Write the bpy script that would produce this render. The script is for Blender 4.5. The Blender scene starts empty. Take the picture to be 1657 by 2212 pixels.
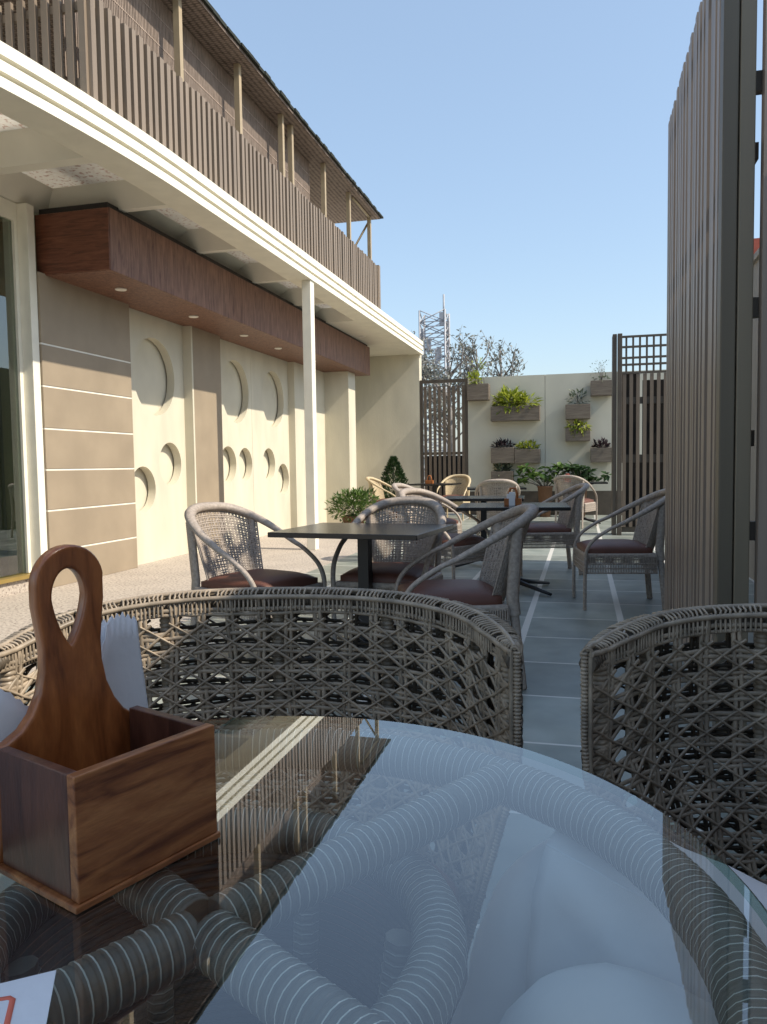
import bpy, bmesh, math, random
from mathutils import Vector, Matrix
R = math.radians
random.seed(7)
scn = bpy.context.scene
COL = scn.collection

# ---------------------------------------------------------------- camera
F, CX, CY = 1660.0, 828.5, 1106.0           # focal length and centre in units of a 1657 px wide frame
roll, pitch, yaw = 0.0145, R(3.508), R(14.497)
fw = Vector((-math.sin(yaw)*math.cos(pitch), math.cos(yaw)*math.cos(pitch), -math.sin(pitch)))
rt0 = Vector((math.cos(yaw), math.sin(yaw), 0)); up0 = rt0.cross(fw)
rt = rt0*math.cos(roll) - up0*math.sin(roll); up = rt.cross(fw)
cd = bpy.data.cameras.new('camera'); cam = bpy.data.objects.new('camera', cd); COL.objects.link(cam)
cam.matrix_world = Matrix(((rt.x, up.x, -fw.x, 0), (rt.y, up.y, -fw.y, 0), (rt.z, up.z, -fw.z, 1.10), (0, 0, 0, 1)))
cd.sensor_fit = 'HORIZONTAL'; cd.sensor_width = 36.0; cd.lens = 36.0*F/1657.0
cd.clip_start = 0.02; cd.clip_end = 3000
scn.camera = cam

# ---------------------------------------------------------------- light
SUN = Vector((1.0, -0.08, 0.97)).normalized()     # towards the sun
el = math.asin(SUN.z); az = math.atan2(SUN.x, SUN.y)
w = bpy.data.worlds.new("World"); scn.world = w; w.use_nodes = True
nt = w.node_tree; bg = nt.nodes['Background']
sky = nt.nodes.new('ShaderNodeTexSky'); sky.sky_type = 'NISHITA'; sky.sun_disc = False
sky.sun_elevation = el; sky.sun_rotation = az; sky.air_density = 1.25; sky.dust_density = 1.2; sky.ozone_density = 2.0
mxs = nt.nodes.new('ShaderNodeMix'); mxs.data_type = 'RGBA'; mxs.inputs['Factor'].default_value = 0.5
nt.links.new(sky.outputs[0], mxs.inputs['A']); mxs.inputs['B'].default_value = (1.56, 2.05, 2.66, 1)
nt.links.new(mxs.outputs['Result'], bg.inputs[0]); bg.inputs[1].default_value = 0.15
ld = bpy.data.lights.new('sun', 'SUN'); ld.energy = 3.3; ld.angle = R(0.53); ld.color = (1.0, 0.90, 0.74)
lo = bpy.data.objects.new('sun', ld); COL.objects.link(lo)
lo.rotation_euler = SUN.to_track_quat('Z', 'Y').to_euler(); lo.location = (20, -5, 20)
scn.view_settings.view_transform = 'Standard'; scn.view_settings.look = 'None'
scn.view_settings.exposure = 0.8; scn.view_settings.gamma = 1.0
scn.cycles.max_bounces = 8; scn.cycles.transparent_max_bounces = 16; scn.cycles.caustics_reflective = False
scn.cycles.caustics_refractive = False

# ---------------------------------------------------------------- materials
def new_mat(name):
    m = bpy.data.materials.new(name); m.use_nodes = True
    return m, m.node_tree, m.node_tree.nodes['Principled BSDF']

def mat(name, col, rough=0.6, var=0.12, scale=8.0, bump=0.0, bscale=60.0, stretch=(1, 1, 1), metal=0.0, spec=0.4, col2=None, detail=6, sheen=0.0, coat=0.0):
    m, t, b = new_mat(name); N = t.nodes; L = t.links
    tc = N.new('ShaderNodeTexCoord'); mp = N.new('ShaderNodeMapping'); mp.inputs['Scale'].default_value = stretch
    L.new(tc.outputs['Object'], mp.inputs[0])
    n = N.new('ShaderNodeTexNoise'); n.inputs['Scale'].default_value = scale; n.inputs['Detail'].default_value = detail
    L.new(mp.outputs[0], n.inputs['Vector'])
    r = N.new('ShaderNodeValToRGB'); L.new(n.outputs['Fac'], r.inputs[0])
    c2 = col2 if col2 else tuple(min(1, c*(1+var)) for c in col)
    c1 = col if col2 else tuple(c*(1-var) for c in col)
    r.color_ramp.elements[0].position = 0.32; r.color_ramp.elements[1].position = 0.68
    r.color_ramp.elements[0].color = (*c1, 1); r.color_ramp.elements[1].color = (*c2, 1)
    L.new(r.outputs[0], b.inputs['Base Color'])
    b.inputs['Roughness'].default_value = rough; b.inputs['Metallic'].default_value = metal
    b.inputs['Specular IOR Level'].default_value = spec
    if sheen: b.inputs['Sheen Weight'].default_value = sheen
    if coat: b.inputs['Coat Weight'].default_value = coat; b.inputs['Coat Roughness'].default_value = 0.25
    if bump:
        n2 = N.new('ShaderNodeTexNoise'); n2.inputs['Scale'].default_value = bscale; n2.inputs['Detail'].default_value = 4
        L.new(mp.outputs[0], n2.inputs['Vector'])
        bp = N.new('ShaderNodeBump'); bp.inputs['Strength'].default_value = bump; bp.inputs['Distance'].default_value = 0.01
        L.new(n2.outputs['Fac'], bp.inputs['Height']); L.new(bp.outputs[0], b.inputs['Normal'])
    return m

def speckle_mat(name, base, dark, light, scale=140.0, rough=0.55, soft=0.08):
    m, t, b = new_mat(name); N = t.nodes; L = t.links
    tc = N.new('ShaderNodeTexCoord')
    n = N.new('ShaderNodeTexNoise'); n.inputs['Scale'].default_value = scale; n.inputs['Detail'].default_value = 3
    L.new(tc.outputs['Object'], n.inputs['Vector'])
    r = N.new('ShaderNodeValToRGB'); L.new(n.outputs['Fac'], r.inputs[0])
    e = r.color_ramp.elements; e[0].position = 0.36; e[0].color = (*dark, 1); e[1].position = 0.66; e[1].color = (*light, 1)
    k = e.new(0.45); k.color = (*base, 1); k = e.new(0.57); k.color = (*base, 1)
    n3 = N.new('ShaderNodeTexNoise'); n3.inputs['Scale'].default_value = 2.3; n3.inputs['Detail'].default_value = 5
    L.new(tc.outputs['Object'], n3.inputs['Vector'])
    mx = N.new('ShaderNodeMix'); mx.data_type = 'RGBA'; mx.blend_type = 'MULTIPLY'; mx.inputs['Factor'].default_value = 0.35
    L.new(r.outputs[0], mx.inputs['A']); L.new(n3.outputs['Fac'], mx.inputs['B'])
    L.new(mx.outputs['Result'], b.inputs['Base Color']); b.inputs['Roughness'].default_value = rough
    return m

def wood_mat(name, dark, mid, light, axis='x', scale=6.0, rough=0.42, coat=0.0, stretch=9.0):
    m, t, b = new_mat(name); N = t.nodes; L = t.links
    tc = N.new('ShaderNodeTexCoord'); mp = N.new('ShaderNodeMapping')
    s = {'x': (1, stretch, stretch), 'y': (stretch, 1, stretch), 'z': (stretch, stretch, 1)}[axis]
    mp.inputs['Scale'].default_value = s
    L.new(tc.outputs['Object'], mp.inputs[0])
    n = N.new('ShaderNodeTexNoise'); n.inputs['Scale'].default_value = scale; n.inputs['Detail'].default_value = 5; n.inputs['Distortion'].default_value = 1.2
    L.new(mp.outputs[0], n.inputs['Vector'])
    r = N.new('ShaderNodeValToRGB'); L.new(n.outputs['Fac'], r.inputs[0])
    e = r.color_ramp.elements; e[0].position = 0.30; e[0].color = (*dark, 1); e[1].position = 0.72; e[1].color = (*light, 1)
    k = e.new(0.5); k.color = (*mid, 1)
    n2 = N.new('ShaderNodeTexNoise'); n2.inputs['Scale'].default_value = scale*9; n2.inputs['Detail'].default_value = 3
    L.new(mp.outputs[0], n2.inputs['Vector'])
    mx = N.new('ShaderNodeMix'); mx.data_type = 'RGBA'; mx.blend_type = 'OVERLAY'; mx.inputs['Factor'].default_value = 0.28
    L.new(r.outputs[0], mx.inputs['A']); L.new(n2.outputs['Fac'], mx.inputs['B'])
    L.new(mx.outputs['Result'], b.inputs['Base Color'])
    b.inputs['Roughness'].default_value = rough
    bp = N.new('ShaderNodeBump'); bp.inputs['Strength'].default_value = 0.12; bp.inputs['Distance'].default_value = 0.003
    L.new(n2.outputs['Fac'], bp.inputs['Height']); L.new(bp.outputs[0], b.inputs['Normal'])
    if coat: b.inputs['Coat Weight'].default_value = coat; b.inputs['Coat Roughness'].default_value = 0.22
    return m

def leaf_mat(name, c1, c2):
    m, t, b = new_mat(name); N = t.nodes; L = t.links
    g = N.new('ShaderNodeNewGeometry'); r = N.new('ShaderNodeValToRGB')
    L.new(g.outputs['Random Per Island'], r.inputs[0])
    r.color_ramp.elements[0].color = (*c1, 1); r.color_ramp.elements[1].color = (*c2, 1)
    L.new(r.outputs[0], b.inputs['Base Color']); b.inputs['Roughness'].default_value = 0.5
    tr = N.new('ShaderNodeBsdfTranslucent'); L.new(r.outputs[0], tr.inputs[0])
    ms = N.new('ShaderNodeMixShader'); ms.inputs[0].default_value = 0.3
    L.new(b.outputs[0], ms.inputs[1]); L.new(tr.outputs[0], ms.inputs[2])
    L.new(ms.outputs[0], N['Material Output'].inputs[0])
    return m

def glass_mat(name, tint, ior=1.5, base=0.0, rough=0.0, dust=0.0):
    m = bpy.data.materials.new(name); m.use_nodes = True; t = m.node_tree; N = t.nodes; L = t.links
    N.remove(N['Principled BSDF'])
    tr = N.new('ShaderNodeBsdfTransparent'); tr.inputs[0].default_value = (*tint, 1)
    gl = N.new('ShaderNodeBsdfGlossy'); gl.inputs['Roughness'].default_value = rough; gl.inputs[0].default_value = (1, 1, 1, 1)
    fr = N.new('ShaderNodeFresnel'); fr.inputs[0].default_value = ior
    ad = N.new('ShaderNodeMath'); ad.operation = 'ADD'; ad.inputs[1].default_value = base; ad.use_clamp = True
    d1 = N.new('ShaderNodeMath'); d1.operation = 'MULTIPLY'; d1.inputs[1].default_value = 2.0; L.new(fr.outputs[0], d1.inputs[0])
    d2 = N.new('ShaderNodeMath'); d2.operation = 'ADD'; d2.inputs[1].default_value = 1.0; L.new(fr.outputs[0], d2.inputs[0])
    d3 = N.new('ShaderNodeMath'); d3.operation = 'DIVIDE'; L.new(d1.outputs[0], d3.inputs[0]); L.new(d2.outputs[0], d3.inputs[1])
    L.new(d3.outputs[0], ad.inputs[0])
    ge = N.new('ShaderNodeNewGeometry'); iv = N.new('ShaderNodeMath'); iv.operation = 'SUBTRACT'; iv.inputs[0].default_value = 1.0
    L.new(ge.outputs['Backfacing'], iv.inputs[1])
    mu = N.new('ShaderNodeMath'); mu.operation = 'MULTIPLY'; L.new(ad.outputs[0], mu.inputs[0]); L.new(iv.outputs[0], mu.inputs[1]); ad = mu
    ms = N.new('ShaderNodeMixShader'); L.new(ad.outputs[0], ms.inputs[0]); L.new(tr.outputs[0], ms.inputs[1]); L.new(gl.outputs[0], ms.inputs[2])
    out = ms
    if dust:
        tc = N.new('ShaderNodeTexCoord'); n1 = N.new('ShaderNodeTexNoise'); n1.inputs['Scale'].default_value = 7; n1.inputs['Detail'].default_value = 6; n1.inputs['Distortion'].default_value = .8
        L.new(tc.outputs['Object'], n1.inputs['Vector'])
        mr = N.new('ShaderNodeMapRange'); mr.inputs['From Min'].default_value = .42; mr.inputs['From Max'].default_value = .75; mr.inputs['To Max'].default_value = dust; L.new(n1.outputs[0], mr.inputs[0])
        df = N.new('ShaderNodeBsdfDiffuse'); df.inputs[0].default_value = (.7,.7,.68,1)
        m2 = N.new('ShaderNodeMixShader'); L.new(mr.outputs[0], m2.inputs[0]); L.new(ms.outputs[0], m2.inputs[1]); L.new(df.outputs[0], m2.inputs[2]); out = m2
    L.new(out.outputs[0], N['Material Output'].inputs[0])
    return m

def translucent(m):
    t = m.node_tree; N = t.nodes; L = t.links; b = N['Principled BSDF']
    tr = N.new('ShaderNodeBsdfTranslucent'); L.new(b.inputs['Base Color'].links[0].from_socket, tr.inputs[0])
    ms = N.new('ShaderNodeMixShader'); ms.inputs[0].default_value = .6; L.new(b.outputs[0], ms.inputs[1]); L.new(tr.outputs[0], ms.inputs[2]); L.new(ms.outputs[0], N['Material Output'].inputs[0])
    return m
M = {}
M['cream'] = mat('cream_plaster', (0.60, 0.56, 0.45), 0.78, 0.075, 2.6, 0.22, 34, (1.3, 1.3, 0.4))
M['cream_dark'] = mat('cream_stone', (0.60, 0.56, 0.45), 0.75, 0.05, 3, 0.05, 120)
M['white_trim'] = mat('white_trim_paint', (0.80, 0.77, 0.66), 0.6, 0.05, 5, 0.06, 90)
M['soffit'] = mat('soffit_paint', (0.80, 0.77, 0.67), 0.8, 0.05, 2.5)
M['taupe'] = mat('taupe_stone_panel', (0.31, 0.25, 0.18), 0.6, 0.09, 2.5, 0.10, 90)
M['taupe_grey'] = mat('grey_taupe_panel', (0.40, 0.39, 0.33), 0.6, 0.06, 3)
M['marble'] = translucent(speckle_mat('speckled_marble_inset', (0.86, 0.83, 0.77), (0.55, 0.40, 0.34), (0.90, 0.89, 0.86), 26))
M['groove_shade'] = mat('painted_groove_shade', (0.17, 0.15, 0.11), 0.8, 0.1)  # shade inside the fascia grooves put into the colour
M['groove'] = mat('pale_grout', (0.80, 0.77, 0.68), 0.7, 0.05)
M['bulk_v'] = wood_mat('bulkhead_veneer', (0.085, 0.030, 0.017), (0.175, 0.082, 0.052), (0.25, 0.125, 0.082), 'z', 3.0, 0.5)
M['bulk_h'] = wood_mat('bulkhead_veneer_end', (0.08, 0.028, 0.016), (0.15, 0.052, 0.028), (0.21, 0.08, 0.042), 'x', 3.0, 0.45)
M['slat'] = mat('tan_metal_slat', (0.235, 0.185, 0.140), 0.5, 0.14, 1.2, 0, 60, (6, 6, 0.4), 0.0, 0.45)
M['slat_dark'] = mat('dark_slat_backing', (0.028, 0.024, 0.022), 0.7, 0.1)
M['screen'] = mat('bronze_screen_slat', (0.32, 0.255, 0.205), 0.42, 0.16, 1.5, 0, 60, (8, 8, 0.3), 0.0, 0.5)
M['lattice'] = mat('brown_lattice_slat', (0.16, 0.122, 0.09), 0.5, 0.16, 1.5, 0, 60, (8, 8, .3))
M['screen_dark'] = mat('dark_bronze_frame', (0.085, 0.068, 0.052), 0.5, 0.12)
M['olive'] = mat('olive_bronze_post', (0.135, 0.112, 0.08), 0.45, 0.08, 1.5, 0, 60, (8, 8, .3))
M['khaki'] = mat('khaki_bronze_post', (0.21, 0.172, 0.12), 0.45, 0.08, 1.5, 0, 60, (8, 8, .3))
M['roof_u'] = mat('pergola_reed_ceiling', (0.205, 0.160, 0.135), 0.85, 0.30, 14, 0.3, 80, (0.25, 5, 1))
M['blind'] = mat('brown_reed_blind', (0.31, 0.245, 0.205), 0.8, 0.25, 8, 0, 60, (1, 6, 1))
M['roof_edge'] = mat('dark_green_roof_edge', (0.02, 0.024, 0.017), 0.8, 0.3, 9)
M['pole'] = mat('tan_pergola_post', (0.40, 0.32, 0.21), 0.5, 0.08)
M['black'] = mat('black_tabletop', (0.012, 0.012, 0.013), 0.22, 0.1, 5, 0, 60, spec=0.5)
M['blackm'] = mat('black_metal', (0.014, 0.014, 0.016), 0.4, 0.1)
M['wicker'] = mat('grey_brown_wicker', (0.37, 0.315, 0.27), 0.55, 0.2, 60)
M['wicker_sunlit_tone'] = mat('sunlit_toned_wicker', (0.52, 0.42, 0.27), 0.6, 0.12, 40)  # sunlight on the far chairs put into the wicker colour
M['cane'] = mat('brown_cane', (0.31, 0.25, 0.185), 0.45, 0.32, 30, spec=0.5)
M['cane_dark'] = mat('dark_cane_and_weave_shade', (0.095, 0.076, 0.056), 0.5, 0.3, 30)
M['cush'] = mat('brown_leather_cushion', (0.125, 0.050, 0.034), 0.5, 0.12, 9, 0.12, 180)
M['wrap'] = mat('grey_wicker_wrap', (0.15, 0.135, 0.11), 0.42, 0.2, 30, spec=0.5)
M['wrap_highlight'] = mat('painted_wrap_highlight', (0.62, 0.60, 0.54), 0.4, 0.1, 40)  # highlight on the raised winding edges painted as a pale colour
M['drum'] = mat('dark_woven_base', (0.045, 0.045, 0.042), 0.55, 0.2, 60)
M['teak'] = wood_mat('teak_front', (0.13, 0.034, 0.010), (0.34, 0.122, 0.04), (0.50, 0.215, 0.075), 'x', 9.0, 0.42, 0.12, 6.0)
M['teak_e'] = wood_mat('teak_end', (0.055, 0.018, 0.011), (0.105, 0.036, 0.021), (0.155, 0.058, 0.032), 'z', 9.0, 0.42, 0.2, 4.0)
M['teak_h'] = wood_mat('teak_handle', (0.105, 0.027, 0.008), (0.29, 0.09, 0.026), (0.45, 0.155, 0.046), 'z', 8.0, 0.32, 0.45, 4.5)
M['paper'] = mat('white_paper', (0.74, 0.75, 0.78), 0.8, 0.04, 14, 0.15, 30)
M['salmon'] = mat('salmon_ink', (0.72, 0.17, 0.11), 0.7, 0.05)
M['cloth'] = mat('pale_lilac_grey_cloth', (0.66, 0.63, 0.63), 0.9, 0.06, 5, 0.5, 9, sheen=0.2)
M['cloth2'] = mat('white_tunic_cloth', (0.70, 0.68, 0.70), 0.9, 0.05, 5, 0.4, 10, sheen=0.2)
M['skin'] = mat('warm_brown_skin', (0.36, 0.20, 0.13), 0.5, 0.06, 20)
M['hair'] = mat('dark_hair', (0.015, 0.012, 0.010), 0.45, 0.3, 60)
M['planter'] = wood_mat('grey_brown_planter_board', (0.10, 0.078, 0.058), (0.155, 0.125, 0.096), (0.20, 0.165, 0.128), 'x', 3.0, 0.7)
M['soil'] = mat('dark_soil', (0.03, 0.02, 0.014), 0.95, 0.3, 40)
M['wall'] = mat('pale_planter_wall', (0.56, 0.54, 0.45), 0.8, 0.06, 1.6, 0.05, 60)
M['leaf_y'] = leaf_mat('yellow_green_leaves', (0.16, 0.22, 0.02), (0.42, 0.46, 0.06))
M['leaf_g'] = leaf_mat('mid_green_leaves', (0.035, 0.085, 0.018), (0.12, 0.20, 0.04))
M['leaf_d'] = leaf_mat('dark_green_leaves', (0.012, 0.035, 0.012), (0.05, 0.10, 0.03))
M['leaf_p'] = leaf_mat('purple_leaves', (0.018, 0.012, 0.016), (0.06, 0.035, 0.045))
M['leaf_s'] = leaf_mat('grey_green_leaves', (0.08, 0.11, 0.07), (0.18, 0.21, 0.14))
M['leaf_b'] = leaf_mat('haze_paled_tree_leaves', (0.13, 0.145, 0.125), (0.30, 0.31, 0.28))  # leaves and bark paled to put distance haze into the colour
M['bark'] = mat('grey_bark', (0.20, 0.185, 0.175), 0.9, 0.25, 12)
M['mast'] = mat('haze_greyed_mast_steel', (0.40, 0.41, 0.44), 0.6, 0.2, 3)  # steel greyed so its colour carries the distance haze
M['pot'] = mat('brown_clay_pot', (0.16, 0.085, 0.05), 0.8, 0.15, 8)
M['grave'] = speckle_mat('flamed_granite', (0.55, 0.48, 0.41), (0.22, 0.17, 0.15), (0.68, 0.62, 0.54), 46, 0.7)
M['orange'] = mat('orange_wood_caddy', (0.36, 0.12, 0.03), 0.5, 0.1)
M['red'] = mat('red_caddy', (0.40, 0.05, 0.03), 0.5, 0.1)
M['gold'] = mat('gold_sill', (0.42, 0.30, 0.10), 0.4, 0.1, 5, metal=0.6)
M['lampw'] = mat('white_lamp_trim', (0.85, 0.82, 0.74), 0.4, 0.02)
M['house'] = mat('pink_house_wall', (0.62, 0.44, 0.36), 0.8, 0.08, 2)
M['houser'] = mat('red_roof', (0.36, 0.09, 0.06), 0.8, 0.15, 6)
M['shading'] = mat('grey_shading_wall', (0.30, 0.28, 0.25), 0.8, 0.12, 2, 0.1, 40)
M['glass'] = glass_mat('tabletop_glass', (0.93, 0.97, 0.96), 1.52, 0.06, 0.0, 0.02)
M['glass_edge'] = glass_mat('green_glass_edge', (0.42, 0.62, 0.56), 1.5, 0.12)
M['winglass'] = glass_mat('window_glass', (0.62, 0.68, 0.62), 1.5, 0.08)
M['inner'] = mat('interior_grey_wall', (0.40, 0.42, 0.36), 0.9, 0.1, 1)
M['curtain'] = mat('interior_curtain', (0.75, 0.80, 0.76), 0.9, 0.08, 2)

def reed_mat():
    m, t, b = new_mat('woven_reed_ceiling'); N = t.nodes; L = t.links
    tc = N.new('ShaderNodeTexCoord'); wv = N.new('ShaderNodeTexWave'); wv.bands_direction = 'Y'; wv.inputs['Scale'].default_value = 9; wv.inputs['Distortion'].default_value = 1.2; wv.inputs['Detail'].default_value = 3
    wx = N.new('ShaderNodeTexWave'); wx.bands_direction = 'X'; wx.inputs['Scale'].default_value = 5; wx.inputs['Distortion'].default_value = .8
    n = N.new('ShaderNodeTexNoise'); n.inputs['Scale'].default_value = 20; n.inputs['Detail'].default_value = 5
    for q in (wv, wx, n): L.new(tc.outputs['Object'], q.inputs['Vector'])
    a = N.new('ShaderNodeMath'); a.operation = 'MULTIPLY'; L.new(wv.outputs['Fac'], a.inputs[0]); L.new(wx.outputs['Fac'], a.inputs[1])
    a2 = N.new('ShaderNodeMath'); a2.operation = 'ADD'; L.new(a.outputs[0], a2.inputs[0]); L.new(n.outputs['Fac'], a2.inputs[1])
    r = N.new('ShaderNodeValToRGB'); L.new(a2.outputs[0], r.inputs[0])
    r.color_ramp.elements[0].position = .35; r.color_ramp.elements[0].color = (.10,.075,.06,1); r.color_ramp.elements[1].position = 1.0; r.color_ramp.elements[1].color = (.34,.265,.225,1)
    L.new(r.outputs[0], b.inputs['Base Color']); b.inputs['Roughness'].default_value = .9
    return m
M['roof_u'] = reed_mat()

def frost():
    m, t, b = new_mat('frosted_diffuser'); N = t.nodes; L = t.links
    tr = N.new('ShaderNodeBsdfTranslucent'); tr.inputs[0].default_value = (.92,.91,.88,1); L.new(tr.outputs[0], N['Material Output'].inputs[0]); return m
M['frost'] = frost()
def floor_mat():
    m, t, b = new_mat('slate_floor_tiles'); N = t.nodes; L = t.links
    tc = N.new('ShaderNodeTexCoord')
    sx = N.new('ShaderNodeSeparateXYZ'); L.new(tc.outputs['Object'], sx.inputs[0])
    def line(out, off, pitch, half):
        a = N.new('ShaderNodeMath'); a.operation = 'SUBTRACT'; a.inputs[1].default_value = off; L.new(out, a.inputs[0])
        p = N.new('ShaderNodeMath'); p.operation = 'PINGPONG'; p.inputs[1].default_value = pitch/2; L.new(a.outputs[0], p.inputs[0])
        c = N.new('ShaderNodeMath'); c.operation = 'LESS_THAN'; c.inputs[1].default_value = half; L.new(p.outputs[0], c.inputs[0])
        return c.outputs[0]
    lx = line(sx.outputs[0], -0.3635, 0.626, 0.022)
    ly = line(sx.outputs[1], 3.013, 0.625, 0.008)
    mxm = N.new('ShaderNodeMath'); mxm.operation = 'MAXIMUM'; L.new(lx, mxm.inputs[0]); L.new(ly, mxm.inputs[1])
    n = N.new('ShaderNodeTexNoise'); n.inputs['Scale'].default_value = 3.0; n.inputs['Detail'].default_value = 8; L.new(tc.outputs['Object'], n.inputs['Vector'])
    r = N.new('ShaderNodeValToRGB'); L.new(n.outputs['Fac'], r.inputs[0])
    r.color_ramp.elements[0].position = 0.3; r.color_ramp.elements[0].color = (0.18, 0.205, 0.185, 1)
    r.color_ramp.elements[1].position = 0.7; r.color_ramp.elements[1].color = (0.30, 0.325, 0.295, 1)
    # each tile its own tone
    wv = N.new('ShaderNodeVectorMath'); wv.operation = 'SUBTRACT'; wv.inputs[1].default_value = (-0.3635, 3.013, 0)
    L.new(tc.outputs['Object'], wv.inputs[0])
    wd = N.new('ShaderNodeVectorMath'); wd.operation = 'DIVIDE'; wd.inputs[1].default_value = (0.626, 0.625, 1); L.new(wv.outputs[0], wd.inputs[0])
    wf = N.new('ShaderNodeVectorMath'); wf.operation = 'FLOOR'; L.new(wd.outputs[0], wf.inputs[0])
    wn = N.new('ShaderNodeTexWhiteNoise'); wn.noise_dimensions = '2D'; L.new(wf.outputs[0], wn.inputs['Vector'])
    hs = N.new('ShaderNodeHueSaturation'); L.new(r.outputs[0], hs.inputs['Color'])
    mr = N.new('ShaderNodeMapRange'); mr.inputs['To Min'].default_value = 0.74; mr.inputs['To Max'].default_value = 1.18; L.new(wn.outputs[0], mr.inputs[0]); L.new(mr.outputs[0], hs.inputs['Value'])
    mx = N.new('ShaderNodeMix'); mx.data_type = 'RGBA'; L.new(mxm.outputs[0], mx.inputs['Factor'])
    L.new(hs.outputs[0], mx.inputs['A']); mx.inputs['B'].default_value = (0.62, 0.61, 0.57, 1)
    L.new(mx.outputs['Result'], b.inputs['Base Color'])
    n2 = N.new('ShaderNodeTexNoise'); n2.inputs['Scale'].default_value = 5; n2.inputs['Detail'].default_value = 6; L.new(tc.outputs['Object'], n2.inputs['Vector'])
    mr2 = N.new('ShaderNodeMapRange'); mr2.inputs['To Min'].default_value = 0.22; mr2.inputs['To Max'].default_value = 0.55; L.new(n2.outputs[0], mr2.inputs[0]); L.new(mr2.outputs[0], b.inputs['Roughness'])
    bp = N.new('ShaderNodeBump'); bp.inputs['Strength'].default_value = 0.08; bp.inputs['Distance'].default_value = 0.01; L.new(n2.outputs[0], bp.inputs['Height']); L.new(bp.outputs[0], b.inputs['Normal'])
    return m
M['floor'] = floor_mat()

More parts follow.
